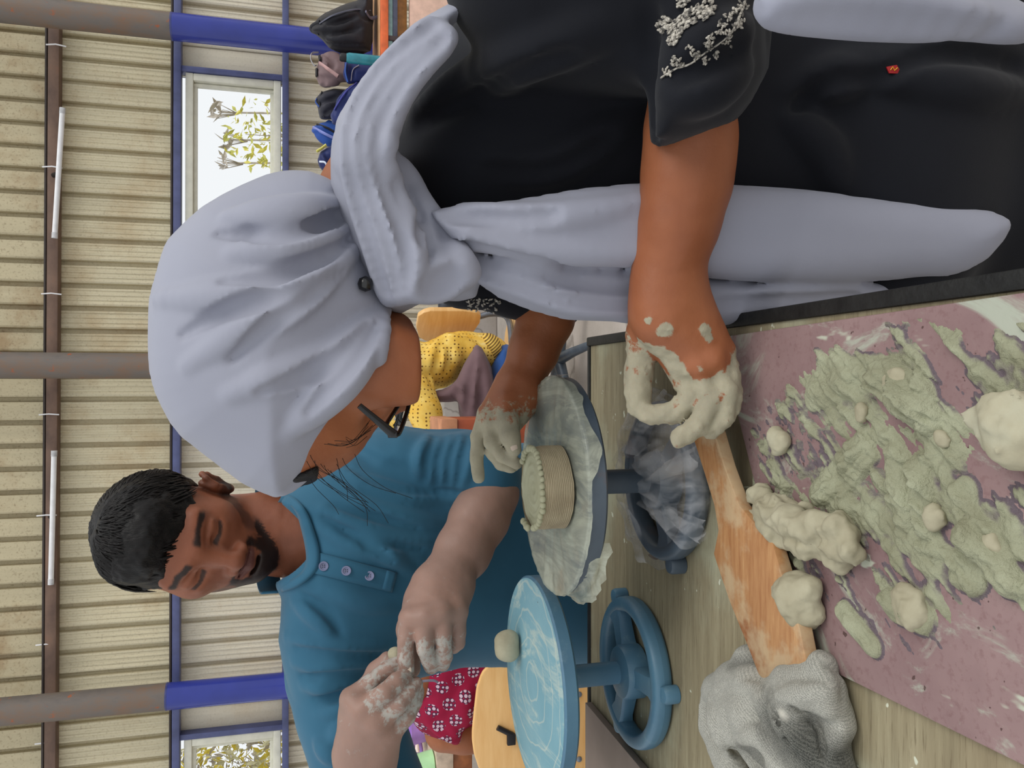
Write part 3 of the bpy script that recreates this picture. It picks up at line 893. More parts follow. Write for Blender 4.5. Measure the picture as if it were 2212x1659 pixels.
S2.chain([J(1100, 868, .834, .0125), J(1097, 910, .818, .0094), J(1102, 942, .81, .0094), J(1112, 970, .806, .0072)], .0072)
S2.noise(.0005, 55, 3)

# ---- head (skin): cheek, jaw, chin, neck, nose
S3 = Solid((-.16, .60, 1.02), (.24, .86, 1.36), .0026)
FY = .715
S3.pillow([(760, 640), (836, 668), (868, 677), (900, 702), (919, 728), (923, 742), (917, 756), (906, 772), (898, 786), (893, 806), (890, 826), (880, 846), (866, 862), (846, 884), (830, 905), (812, 925), (796, 950), (776, 980), (740, 1008), (700, 1030), (650, 1044), (610, 1040), (560, 960), (540, 800), (620, 660)], FY, .062, .075, .01)
S3.cone(P(909, 742, FY - .002), P(885, 755, FY - .02), .0085, .014, .012)            # chin
S3.cone(P(925, 772, FY), P(905, 780, FY - .012), .006, .003, .008, 'cut')              # dip under the lip
S3.ell(P(860, 800, FY - .045), (.030, .022, .036), .03)                              # cheek
S3.cone(P(842, 876, FY + .002), P(868, 866, FY + .012), .010, .0085, .014)          # nose
S3.cone(P(893, 800, FY + .006), P(888, 822, FY + .004), .0065, .006, .010)          # lips
S3.ell(P(815, 905, FY - .03), (.012, .010, .009), .012, op='cut')                    # eye hollow
S3.cone(P(760, 560, .73), P(800, 430, .735), .045, .045, .02)                          # neck
S3.cone(P(725, 395, .735), P(750, 340, .735), .012, .012, .01)

rs_ = np.random.RandomState(4)
nearS = [q[0] for q in FT[1:]]
idx_l = [q[0] for q in FI]; mid_l = [FM[0][0] * .5 + FM[1][0] * .5] + [q[0] for q in FM[1:]]; rng_l = [FR[0][0] * .6 + FR[1][0] * .4] + [q[0] for q in FR[1:]]; pnk_l = [FP[0][0]] + [q[0] for q in FP[1:]]
def clay_w(v):
    v = np.asarray(v); m = np.zeros(len(v))
    for path, r in ((nearS, .019), (idx_l, .0165), (mid_l, .0155), (rng_l, .0150), (pnk_l, .0140), ([P(1400, 735, .625), P(1432, 765, .615), P(1468, 810, .61)], .012)):
        m = np.maximum(m, .82 * (1.0 - sstep(.5, 1.15, near_path(v, path, r))))
    for (a, b, Y, r) in ((1437, 712, .60, .0045), (1517, 712, .60, .0045), (1528, 732, .60, .0035), (1405, 690, .605, .003), (1512, 793, .60, .003)):
        m = np.maximum(m, .85 * (1.0 - sstep(.4, 1.2, near_path(v, [P(a, b, Y)], r * 2))))
    far = (v[:, 1] > .775)
    g = (P(1100, 845, .85)[0] - v[:, 0]) / .06
    m = np.where(far & (v[:, 2] < 1.06), np.clip(.2 + g * .9, 0, .92), m)
    m = np.where(v[:, 2] > 1.02, 0, m)
    return m
S1.lumps(.0026, 230, lambda p: clay_w(p)); S2.lumps(.0007, 150, lambda p: clay_w(p) * .8)
zero = lambda v: np.zeros(len(v))
body_w = solid_obj('body', [S1, S2, S3], SKIN_W, woman, {'clay': clay_w, 'hair': zero, 'dust': zero, 'lip': lambda v: (near_path(v, [P(897, 786, FY), P(890, 818, FY)], .010) < 1) * .6})

# fingernail of the thumb and hair under the scarf
HAIR = Mat('black_hair', .45, .22); HAIR.color(HAIR.ramp(HAIR.noise(1.0, 4, .6, HAIR.coords((240, 240, 40))), [(.3, (8, 7, 7)), (.7, (24, 20, 19))])); HAIR.bump(HAIR.noise(1, 3, .6, HAIR.coords((500, 500, 60))), .5, .002)
HAIRM = HAIR.m
Sh = Solid((-.16, .62, 1.10), (.08, .84, 1.36), .0028)
Sh.pillow([(606, 1040), (616, 1052), (640, 1053), (690, 1036), (735, 1008), (772, 974), (762, 950), (700, 978), (620, 1018)], FY + .004, .060, .03, .01)
Sh.noise(.0015, 60, 3)
solid_obj('hair', Sh, HAIRM, woman)
wisps = []
rs_ = np.random.RandomState(12)
for k in range(14):
    a = P(660 + rs_.rand() * 110, 1000 - rs_.rand() * 30, FY - .05 + .04 * rs_.rand())
    ex = rs_.rand()
    b = a + np.array([-.022 - .022 * ex, -.004, -.02 - .015 * rs_.rand()]); c2 = b + np.array([-.012 * rs_.rand() - .004, -.004, -.022 * rs_.rand()])
    wisps.append(tube_data(catmull([a, (a + b) / 2 + np.array([0, 0, .006]), b, c2], 4), .00022, 4))
for k in range(8):
    a = P(700 + rs_.rand() * 60, 940 + 30 * rs_.rand(), FY - .062); b = P(790 + rs_.rand() * 30, 905 + 40 * rs_.rand(), FY - .058)
    wisps.append(tube_data(catmull([a, (a + b) / 2 + np.array([-.006, -.006, .002]), b], 5), .00022, 4))
v_, f_ = merge(wisps); mesh_obj('loose_hair', v_, f_, HAIRM, woman)

# ---- headscarf: head cover
HY = .725
H = Solid((-.20, .56, 1.00), (.36, .90, 1.42), .0023)
cap = [(594, 1071), (560, 1058), (524, 1041), (490, 1016), (456, 990), (420, 962), (392, 940), (368, 910), (350, 876), (336, 845), (327, 812), (322, 770), (321, 729), (322, 690), (323, 661), (328, 628), (337, 597), (346, 565), (355, 537), (364, 520), (378, 505), (405, 478), (437, 450), (480, 424), (520, 404), (550, 391), (575, 381), (605, 374), (632, 372), (666, 374), (699, 386), (730, 402), (770, 470), (800, 560), (838, 640), (838, 670), (833, 690), (829, 725), (822, 766), (814, 798), (804, 826), (793, 852), (781, 876), (770, 900), (758, 922), (736, 952), (712, 977), (686, 1003), (657, 1027), (636, 1045), (612, 1066)]
H.pillow(cap, HY, .098, .135, .004, power=2.2)
for f_ in ([(733, 443), (650, 462), (593, 470), (497, 473)], [(751, 491), (694, 519), (621, 537), (506, 551)], [(763, 532), (712, 587), (657, 615), (529, 638), (345, 646)],
           [(758, 541), (685, 610), (621, 656), (557, 697), (483, 743), (410, 790)], [(827, 656), (758, 725), (689, 780), (575, 821), (500, 850)], [(831, 672), (781, 729), (735, 780), (689, 839), (640, 900)],
           [(825, 720), (780, 775), (730, 830), (680, 880), (621, 931)]):
    H.fold(f_, .0135, .007, 'add', 22, .45)
for f_ in ([(745, 470), (650, 495), (560, 505), (470, 505)], [(757, 515), (690, 560), (600, 590), (480, 605)], [(735, 585), (662, 628), (570, 645), (474, 678), (392, 724)],
           [(745, 590), (657, 655), (575, 712), (500, 775)], [(800, 700), (740, 760), (660, 815), (560, 850)], [(820, 700), (770, 765), (715, 830), (665, 890)], [(742, 460), (700, 480), (660, 486)]):
    H.fold(f_, .0080, .0035, 'cut', 22, -.05)
H.fold([(833, 690), (822, 766), (804, 826), (781, 876), (758, 922), (712, 977), (657, 1027), (612, 1062)], .004, .006, 'add', 22, .9, False)
# hollow for the face side is left to the head inside
cover = solid_obj('headscarf', H, SCARF, woman); tag(cover, 'grey crepe headscarf')

# ---- headscarf: wrap round the neck and shoulder
N_ = Solid((.0, .46, .90), (.60, .92, 1.36), .0030)
wrapA = [(1200, -200), (1100, -70), (997, -5), (940, 25), (900, 48), (847, 96), (797, 150), (761, 200), (736, 248), (724, 297), (718, 350), (740, 380), (800, 400), (860, 360), (853, 318), (855, 297), (862, 253), (879, 207), (903, 164), (934, 121), (982, 48), (1070, -10), (1160, -60), (1300, -150)]
wrapB = [(736, 248), (724, 297), (717, 342), (718, 400), (728, 443), (748, 496), (760, 532), (790, 592), (815, 640), (836, 668), (866, 676), (900, 658), (931, 646), (996, 648), (1027, 641), (1033, 620), (1030, 598), (988, 521), (960, 480), (935, 447), (891, 398), (867, 345), (853, 318), (855, 297), (864, 250)]
N_.pillow(wrapA, .655, .060, .055, .004, tilt=(-.22, 0), ref=(880, 150))
N_.pillow(wrapB, .690, .075, .060, .02, tilt=(-.22, 0), ref=(850, 450))
for f_ in ([(930, 62), (845, 145), (795, 215), (768, 280), (765, 345), (778, 425), (815, 545), (842, 640)], [(955, 75), (875, 145), (828, 215), (800, 280), (798, 350), (820, 435), (856, 540), (866, 636)],
           [(965, 82), (905, 145), (860, 212), (835, 280), (832, 350), (860, 430), (892, 520), (896, 620)]):
    N_.fold(f_, .0095, .006, 'add', 30, .45, False)
for f_ in ([(935, 50), (835, 128), (782, 198), (752, 268), (750, 338), (765, 418), (800, 537), (833, 633)], [(951, 65), (862, 140), (812, 212), (785, 275), (782, 343), (800, 425), (838, 540), (856, 633)], [(962, 78), (892, 145), (846, 212), (818, 280), (816, 350), (842, 432), (874, 530), (880, 630)],
           [(880, 395), (918, 477), (934, 560), (912, 622)], [(862, 335), (884, 395), (908, 455), (916, 520)]):
    N_.fold(f_, .0050, .003, 'cut', 30, .0, False)
N_.fold([(905, 620), (940, 610), (978, 583), (1000, 560)], .008, .02, 'add', 10, .5)
N_.fold([(930, 632), (970, 612), (1000, 596)], .006, .014, 'cut', 10, .2)
N_.fold([(870, 360), (925, 455), (985, 535), (1026, 605)], .006, .010, 'add', 16, .7, False)
wr = solid_obj('headscarf_wrap', N_, SCARF, woman)

# ---- headscarf: tail hanging down the front
T_ = Solid((.02, .50, .36), (.40, .80, 1.10), .0034)
tail = [(925, 455), (1000, 444), (1100, 434), (1252, 408), (1404, 393), (1550, 398), (1750, 410), (1900, 432), (2060, 447), (2140, 456), (2178, 472), (2182, 488), (2165, 520), (2130, 560), (2085, 585), (2050, 596), (1940, 603), (1900, 606), (1800, 612), (1600, 606), (1400, 592), (1240, 575), (1120, 560), (1000, 545)]
T_.pillow(tail, .640, .022, .03, .003, tilt=(-.12, .10), ref=(1300, 500))
tail2 = [(960, 520), (1100, 565), (1240, 580), (1400, 590), (1600, 600), (1800, 610), (1925, 612), (1936, 625), (1936, 645), (1925, 656), (1800, 668), (1545, 705), (1400, 702), (1300, 694), (1220, 690), (1150, 672), (1080, 645), (1015, 600)]
T_.pillow(tail2, .665, .020, .028, .003, tilt=(-.12, .10), ref=(1300, 640))
for f_ in ([(1000, 448), (1150, 470), (1300, 455), (1400, 430)], [(1010, 520), (1150, 540), (1300, 548), (1400, 545)], [(1035, 595), (1120, 610), (1250, 655), (1350, 668)], [(1020, 560), (1120, 585), (1250, 600), (1390, 600)], [(1600, 640), (1750, 632), (1900, 625)]):
    T_.fold(f_, .009, .009, 'add', 14, .45)
for f_ in ([(960, 465), (1100, 472), (1200, 462)], [(990, 530), (1120, 562), (1260, 582), (1400, 588)], [(1030, 580), (1130, 622), (1230, 650), (1400, 660)], [(1000, 545), (1150, 590), (1300, 618), (1400, 625)], [(1560, 655), (1700, 652), (1850, 645)]):
    T_.fold(f_, .0060, .0035, 'cut', 18, .0, False)
tl = solid_obj('headscarf_tail', T_, SCARF, woman)
# back tail hanging at the upper right
Bk = Solid((.16, .30, .30), (.62, .60, .96), .004)
Bk.pillow([(1640, -60), (1642, 10), (1660, 56), (1800, 62), (1950, 72), (2100, 92), (2190, 98), (2230, 88), (2240, 20), (2100, -50)], .435, .022, .03, .004, tilt=(.0, .0), ref=(1900, 30))
Bk.fold([(1650, 20), (1850, 25), (2100, 50)], .008, .02, 'add', 10, .5); Bk.fold([(1700, 45), (1900, 50), (2150, 75)], .005, .012, 'cut', 10, .3)
solid_obj('headscarf_tail', Bk, SCARF, woman)
# pin
pin = P(796, 612, .62); hp = N_.hit(796, 612); pin = hp if hp is not None else pin
pin2 = H.hit(792, 612); pin = pin2 if pin2 is not None else pin
lathe('pin_head', [(.0005, -.0062), (.0045, -.0048), (.0065, 0), (.0045, .0048), (.0005, .0062)], pin + np.array([-.002, -.012, .002]), plain('black_bead', (14, 14, 15), .2, .6), woman, 20, 60)

# ---- tunic
Tn = Solid((.0, .42, .30), (.86, 1.0, 1.14), .0046)
torso = [(845, 330), (870, 240), (910, 150), (960, 80), (1010, 10), (1080, -120), (1300, -260), (1700, -330), (2300, -330), (2420, 100), (2400, 520), (2212, 640), (1950, 640), (1700, 640), (1500, 600), (1300, 560), (1100, 560), (980, 560), (900, 460)]
Tn.pillow(torso, .80, .155, .16, .01, tilt=(-.10, .12), ref=(1300, 250))
# far shoulder and far sleeve seen under the scarf
Tn.chain([J(960, 570, .84, .038), J(1000, 598, .86, .030), J(1110, 622, .862, .029), J(1200, 652, .86, .032)], .02)
# near sleeve
Tn.pillow([(1405, 322), (1402, 200), (1404, 60), (1400, -60), (1560, -120), (1625, -40), (1648, 80), (1655, 150), (1620, 220), (1580, 268), (1500, 296)], .575, .062, .055, .006, tilt=(-.10, .0), ref=(1500, 200))
Tn.chain([J(1180, -80, .62, .085), J(1350, -60, .60, .075), J(1480, 20, .585, .06)], .04)
# lap
Tn.cone((.52, .66, .53), (.12, .68, .56), .095, .075, .05); Tn.cone((.56, .82, .50), (.12, .86, .56), .09, .075, .05)
Tn.ell((.58, .74, .52), (.14, .17, .13), .08)
for f_ in ([(900, 260), (990, 210), (1100, 150), (1220, 105), (1330, 60)], [(905, 240), (1000, 175), (1150, 110), (1300, 40)], [(1060, 350), (1120, 362), (1200, 350), (1290, 300), (1370, 250)], [(1470, 120), (1540, 95), (1600, 60)],
           [(1450, 205), (1520, 190), (1600, 150)], [(1700, 200), (1800, 150), (1930, 150), (2050, 100)], [(1700, 260), (1780, 330), (1810, 400)], [(1900, 160), (2050, 190), (2200, 200)], [(1760, 180), (1850, 165)]):
    Tn.fold(f_, .011, .016, 'add', 14, .5)
for f_ in ([(910, 265), (1000, 222), (1110, 168), (1230, 122)], [(1050, 365), (1130, 375), (1220, 360), (1320, 300)], [(1404, 20), (1405, 180), (1403, 310)], [(1460, 165), (1530, 140), (1610, 100)], [(1720, 230), (1800, 175), (1920, 168)], [(1925, 150), (2010, 118), (2120, 120), (2200, 140)]):
    Tn.fold(f_, .0065, .007, 'cut', 16, .1, False)
tn = solid_obj('tunic', Tn, BLACK, woman)
# hem of the near sleeve
hem = [(1402, 316), (1450, 308), (1500, 297), (1545, 281), (1581, 266)]
# embroidery: chain-stitched leaves and a bird on the sleeve, sprig on the far front
EMB = Mat('embroidery_thread', .7, .3); EMB.color(EMB.ramp(EMB.noise(420, 2), [(.35, (70, 68, 66)), (.5, (160, 154, 144)), (.7, (206, 200, 188))]))
stit = []
rs_ = np.random.RandomState(21)
def stitch(px, py, ang, ln, wd, S=Tn):
    h_ = S.hit(px, py)
    if h_ is None: return
    e = h_ + np.array([0, -.0012, .0006]); m = mpp(px, py, h_[1])
    a = math.radians(ang); dv = -math.sin(a) * UPV * 0 + (math.cos(a) * -UPV + math.sin(a) * -RGT)
    stit.append(tube_data([e - dv * ln * m / 2, e, e + dv * ln * m / 2], [wd * m * .3, wd * m * .6, wd * m * .3], 6))
def blob_stitch(poly, n, ang, ln=11, wd=6):
    poly = np.array(poly, float); lo = poly.min(0); hi = poly.max(0); k = 0
    while k < n:
        q = lo + rs_.rand(2) * (hi - lo)
        if poly_sd(poly, np.array([q[0]]), np.array([q[1]]))[0] < 0: stitch(q[0], q[1], ang + rs_.randn() * 18, ln, wd); k += 1
blob_stitch([(1440, 72), (1452, 50), (1480, 25), (1520, 5), (1540, 2), (1546, 18), (1535, 38), (1500, 52), (1475, 66), (1455, 82)], 150, -35)
blob_stitch([(1418, 60), (1430, 38), (1450, 40), (1446, 60), (1424, 78)], 30, 10)
blob_stitch([(1438, 100), (1442, 80), (1470, 62), (1478, 70), (1458, 98)], 30, -40)
blob_stitch([(1465, -2), (1490, -2), (1480, 14), (1464, 18)], 20, 0)
sprig = catmull([(1430, 168), (1460, 150), (1490, 140), (1520, 118), (1550, 98), (1580, 72), (1600, 30), (1608, 5)], 14)
for q in sprig: stitch(q[0], q[1], -35, 9, 4)
for (a, b) in ((1458, 132), (1494, 112), (1504, 122), (1520, 130), (1536, 84), (1530, 100), (1556, 70), (1572, 92), (1576, 78), (1574, 42), (1588, 24), (1600, 48), (1590, 60), (1545, 120), (1470, 140), (1440, 155), (1560, 56), (1602, 18)):
    for k in range(10): stitch(a + rs_.randn() * 5, b + rs_.randn() * 5, rs_.rand() * 180, 9, 5)
for k in range(60): stitch(1010 + 70 * rs_.rand(), 646 + 30 * rs_.rand(), rs_.rand() * 180, 7, 4)
v_, f_ = merge(stit); eo = mesh_obj('embroidery', v_, f_, EMB.m, woman); tag(eo, 'cream chain-stitch bird and leafy sprigs', kind='stuff')
# red size label peeping out of the side slit
hl = Tn.hit(1926, 152)
if hl is not None:
    m = mpp(1926, 152, hl[1]); e = hl + np.array([0, -.002, .001])
    q = [e + (-UPV * a + -RGT * b) * m for a, b in ((-12, -6), (10, -10), (16, 0), (12, 9), (-6, 8))]
    lab = prism('care_label', q, (0, .0012, 0), plain('red_label', (150, 20, 24), .6), woman, .0002); tag(lab, 'small red woven label with a yellow zigzag')
    z_ = [e + (-UPV * a + -RGT * b) * m + np.array([0, -.0006, 0]) for a, b in ((-5, 2), (0, -5), (4, 3), (10, -3))]
    tube('zigzag', z_, .0005, plain('yellow_thread', (220, 170, 40), .6), lab, 5)

# ---- glasses
FRAME = plain('black_acetate', (10, 10, 13), .25, .5); LENS = Mat('lens', .02, .5); LENS.color((250, 250, 255)); LENS.b.inputs['Transmission Weight'].default_value = 1; LENS.b.inputs['IOR'].default_value = 1.02
gl = empty('eyeglasses', P(850, 935, .66), 0, "black-framed eyeglasses on the woman's face", 'eyeglasses')
g0 = P(776, 876, .648); g1 = P(850, 938, .655)
tube('temple_arm', [g0, g0 * .5 + g1 * .5, g1], [.0016, .0020, .0026], FRAME, gl, 8, flat=1.5)
rim = [(853, 940, .655), (862, 936, .66), (872, 912, .68), (882, 880, .70), (884, 862, .712), (878, 856, .716), (866, 868, .706), (850, 892, .69), (836, 915, .672), (838, 930, .66)]
rp = catmull(np.array([P(a, b, c) for a, b, c in rim] + [P(*rim[0][:2], rim[0][2])]), 5)
tube('rim', rp[:-1], .0019, FRAME, gl, 8, closed=True)
cL = rp.mean(0)
v_ = [cL] + list(rp[:-1]); f_ = [(0, i, i % (len(rp) - 1) + 1) for i in range(1, len(rp))]
lo_ = mesh_obj('lens', v_, f_, LENS.m, gl); mm = lo_.modifiers.new('thick', 'SOLIDIFY'); mm.thickness = .0012
off = np.array([-.004, .07, -.006])
rp2 = rp + off; tube('rim', rp2[:-1], .0019, FRAME, gl, 8, closed=True)
tube('bridge', [rp[26], (rp[26] + rp2[8]) / 2 + np.array([-.004, 0, .003]), rp2[8]], .0018, FRAME, gl, 8)
tube('hinge', [g1 + np.array([0, 0, -.003]), g1 + np.array([0, .002, .004])], .003, FRAME, gl, 8)
# stool under her
SEATW = plain('stool_wood', (170, 120, 72), .5, .4)
def stool(x, y, h, label):
    t = empty('stool', (x, y, 0), 0, label, 'stool')
    lathe('seat', [(.01, h - .03), (.155, h - .03), (.16, h - .02), (.16, h - .006), (.15, h)], (x, y, 0), SEATW, t, 40)
    for k in range(4):
        a = math.pi / 4 + k * math.pi / 2; d = np.array([math.cos(a), math.sin(a), 0]); c_ = np.array([x, y, 0])
        tube('leg', [c_ + d * .17, c_ + d * .12 + np.array([0, 0, h - .03])], .013, STEEL, t, 10)
    lathe('foot_ring', [(.138, .2), (.146, .2), (.146, .21), (.138, .21), (.138, .2)], (x, y, 0), STEEL, t, 32, cap=False)
stool(.60, .74, .38, 'low round stool beneath the woman in the black tunic')
# ================================================================== MAN IN THE BLUE SHIRT
SKIN_M = m_skin('skin_brown', (150, 90, 64), (124, 72, 50), (178, 172, 164))
man = empty('person', (-.25, 1.2, 0), 0, 'man with dark hair and short beard in teal shirt shaping clay in his fingers', 'person')
def frame(px, py, Y, bow, yaw, roll):
    t = -(ray(px, py)); t /= np.linalg.norm(t)
    ex = RGT - t * (RGT @ t); ex /= np.linalg.norm(ex)
    ez = np.cross(t, ex); ez = ez if ez[2] > 0 else -ez
    b, w, r = map(math.radians, (bow, yaw, roll))
    ey = math.cos(b) * t - math.sin(b) * ez; ez1 = math.cos(b) * ez + math.sin(b) * t
    ey1 = math.cos(w) * ey - math.sin(w) * ex; ex1 = math.cos(w) * ex + math.sin(w) * ey
    def rot(v):
        a, c, d = v @ ex, v @ ez, v @ t
        return (a * math.cos(r) + c * math.sin(r)) * ex + (-a * math.sin(r) + c * math.cos(r)) * ez + d * t
    return np.stack([rot(ex1), rot(ey1), rot(ez1)], 1)
HS = .94
Rh = frame(442, 1196, 1.06, 34, 15, 13)
HO = P(432, 1197, 1.06) - Rh @ np.array([0, .083 * HS, 0])
def hl(x, y, z): return HO + Rh @ (np.array([x, y, z * (.93 if z < 0 else 1)]) * HS)
Sm = Solid(HO - .20, HO + np.array([.20, .22, .19]), .0021)
def E(c, r, k=.01, op='add'): Sm.ell(hl(*c), np.array(r) * HS, k, Rh, op)
def Cn_(a, b, ra, rb, k=.01, op='add'): Sm.cone(hl(*a), hl(*b), ra * HS, rb * HS, k, op)
E((0, .002, .008), (.067, .081, .070), .01)
E((0, .030, -.030), (.061, .066, .084), .03)
for s in (-1, 1):
    Cn_((s * .046, .018, -.070), (s * .012, .066, -.102), .020, .018, .03)
    E((s * .043, .058, -.026), (.021, .019, .018), .025)
    Cn_((s * .046, .070, .018), (s * .012, .087, .014), .0085, .009, .014)
    E((s * .033, .097, -.004), (.017, .013, .011), .012, 'cut')
    E((s * .032, .0735, -.004), (.0165, .0145, .0120), .004)
    Cn_((s * .018, .0905, .0005), (s * .046, .082, .001), .0022, .0020, .004)      # lid fold
    Cn_((s * .018, .0885, -.0100), (s * .034, .0900, -.0125), .0016, .0018, .003, 'cut')   # lash line
    Cn_((s * .034, .0900, -.0125), (s * .048, .0815, -.0100), .0018, .0014, .003, 'cut')
    Cn_((s * .020, .086, -.019), (s * .044, .080, -.019), .004, .004, .008)        # lower lid
    E((.005 + s * .0145, .099, -.049), (.0085, .0100, .0078), .006)
    E((.005 + s * .0072, .1055, -.0565), (.0042, .0055, .0036), .003, 'cut')
    # ear
    ox, oy, oz, es = ((.0775, .008, -.036, .84) if s > 0 else (.0705, -.012, -.030, .80))
    def ep(x, y, z): return (s * (ox + es * x), oy + es * y, oz + es * z)
    E(ep(0, 0, 0), (.0085 * es, .019 * es, .031 * es), .008)
    a_ = [ep(.007, .016, .010), ep(.011, .006, .028), ep(.013, -.010, .028), ep(.013, -.019, .012), ep(.010, -.014, -.008), ep(.005, 0, -.026)]
    for p_, q_ in zip(a_[:-1], a_[1:]): Cn_(p_, q_, .0042 * es, .0042 * es, .004)
    E(ep(.003, .004, -.027), (.005 * es, .008 * es, .008 * es), .005)
    E(ep(.0095, .002, .004), (.0055 * es, .011 * es, .017 * es), .004, 'cut')
    Cn_(ep(.006, .016, 0), ep(.005, .016, -.008), .004 * es, .0035 * es, .004)
Cn_((.001, .086, .010), (.006, .108, -.037), .0075, .0105, .013)
E((.006, .1095, -.042), (.0115, .0105, .0100), .006)
E((0, .072, -.070), (.033, .022, .028), .02)
for s in (-1, 1):
    Cn_((s * .024, .0835, -.0685), (s * .005, .0955, -.0645), .0036, .0050, .004)
    Cn_((s * .022, .0830, -.0710), (0, .0940, -.0755), .0040, .0068, .004)
    Cn_((s * .026, .0870, -.0695), (0, .1015, -.0690), .0016, .0020, .003, 'cut')
E((0, .080, -.104), (.022, .018, .017), .018)
E((0, .092, -.087), (.015, .006, .0035), .006, 'cut')
headF = Sm.F.copy()
# neck down to the collar
nb = P(672, 1165, 1.115)
Sm.cone(hl(0, -.030, -.050), nb + np.array([0, .065, .02]), .048, .054, .012)
Sm.cone(nb + np.array([0, .060, .03]), nb + np.array([0, .05, -.06]), .056, .075, .03)
Sm.noise(.0005, 60, 3)

# right forearm and hand (nearer the middle of the picture)
Sr = Solid((-.36, .86, .82), (-.03, 1.20, 1.13), .0022)
Sr.chain([J(1062, 1020, 1.10, .036), J(1060, 1065, 1.085, .0365), J(1036, 1120, 1.06, .0375), J(1000, 1190, 1.03, .0345), J(962, 1250, 1.0, .0290), J(950, 1275, .99, .0275)], .015)
K = {'i': J(888, 1338, .955, .0150), 'm': J(918, 1334, .945, .0150), 'r': J(953, 1326, .945, .0145), 'p': J(985, 1322, .955, .0130)}
for k_, w_ in {'i': (930, 1270), 'm': (945, 1274), 'r': (962, 1276), 'p': (978, 1272)}.items():
    Sr.cone(P(*w_, .985), K[k_][0], .0225, K[k_][1], .02)
Sr.chain([K['i'], J(876, 1385, .945, .0099), J(876, 1422, .945, .0099), J(879, 1455, .948, .0090)], .0018)
Sr.chain([K['m'], J(918, 1402, .930, .0102), J(928, 1424, .938, .0102), J(932, 1440, .95, .0095)], .0018)
Sr.chain([K['r'], J(958, 1394, .932, .0097), J(960, 1418, .938, .0099), J(956, 1434, .95, .0092)], .0018)
Sr.chain([K['p'], J(988, 1366, .948, .0104), J(988, 1388, .952, .0096), J(980, 1398, .96, .0085)], .0018)
Sr.chain([J(905, 1300, .985, .019), J(885, 1360, .985, .0145), J(885, 1410, .978, .0125), J(890, 1446, .972, .0100)], .01)     # thumb behind
for (p_, r_) in (J(886, 1334, .944, .0075), J(920, 1330, .934, .0085), J(955, 1322, .934, .0085), J(987, 1319, .946, .007)): Sr.ell(p_, (r_, r_, r_), .014)
# left hand (at the lower edge)
Sl = Solid((-.56, .86, .90), (-.30, 1.12, 1.15), .0022)
Sl.chain([J(830, 1800, .99, .040), J(800, 1720, .98, .034), J(786, 1660, .975, .0290), J(784, 1630, .97, .0280)], .015)
KL = {'i': J(762, 1512, .955, .0150), 'm': J(784, 1538, .94, .0150), 'r': J(815, 1560, .935, .0145), 'p': J(846, 1580, .94, .0130)}
for k_, w_ in {'i': (765, 1625), 'm': (780, 1630), 'r': (798, 1632), 'p': (814, 1632)}.items():
    Sl.cone(P(*w_, .968), KL[k_][0], .0220, KL[k_][1], .02)
Sl.chain([KL['i'], J(808, 1468, .95, .0097), J(840, 1444, .952, .0097), J(862, 1430, .956, .0090)], .0018)
Sl.chain([KL['m'], J(832, 1496, .925, .0110), J(856, 1474, .932, .0110), J(874, 1460, .94, .0092)], .0018)
Sl.chain([KL['r'], J(862, 1520, .925, .0104), J(884, 1496, .932, .0097), J(898, 1478, .94, .0090)], .0018)
Sl.chain([KL['p'], J(880, 1546, .935, .0102), J(894, 1516, .94, .0094), J(902, 1494, .945, .0082)], .0018)
Sl.chain([J(768, 1570, .985, .0180), J(786, 1500, .985, .0140), J(812, 1450, .98, .0097), J(836, 1424, .975, .0095)], .01)
for (p_, r_) in (J(760, 1510, .945, .0075), J(782, 1536, .930, .0085), J(813, 1558, .925, .0085)): Sl.ell(p_, (r_, r_, r_), .014)
for s_ in (Sr, Sl): s_.noise(.0006, 55, 3)
LE = hl(0, 0, 0)
def loc_m(v):
    L_ = (v - HO) @ Rh / HS; L_[:, 2] = np.where(L_[:, 2] < 0, L_[:, 2] / .93, L_[:, 2]); return L_
def clay_m(v):
    m = np.zeros(len(v))
    hnd = (v[:, 1] < 1.0) & (v[:, 2] < 1.14)
    f1 = [[K['i'][0], P(876, 1422, .945), P(879, 1455, .948)], [P(918, 1402, .93), P(932, 1440, .95)], [P(958, 1394, .932), P(956, 1434, .95)]]
    f2 = [[P(800, 1475, .95), P(862, 1430, .956)], [P(815, 1515, .925), P(874, 1460, .94)], [P(850, 1530, .925), P(898, 1478, .94)], [P(872, 1556, .935), P(902, 1494, .945)]]
    for p_ in f1 + f2: m = np.maximum(m,   .52 * (1 - sstep(.5, 1.3, near_path(v, p_, .020))))
    m = np.where(hnd, np.maximum(m, .22), m)
    L_ = loc_m(v)
    return np.where((np.abs(L_) < .16).all(1), 0, m)
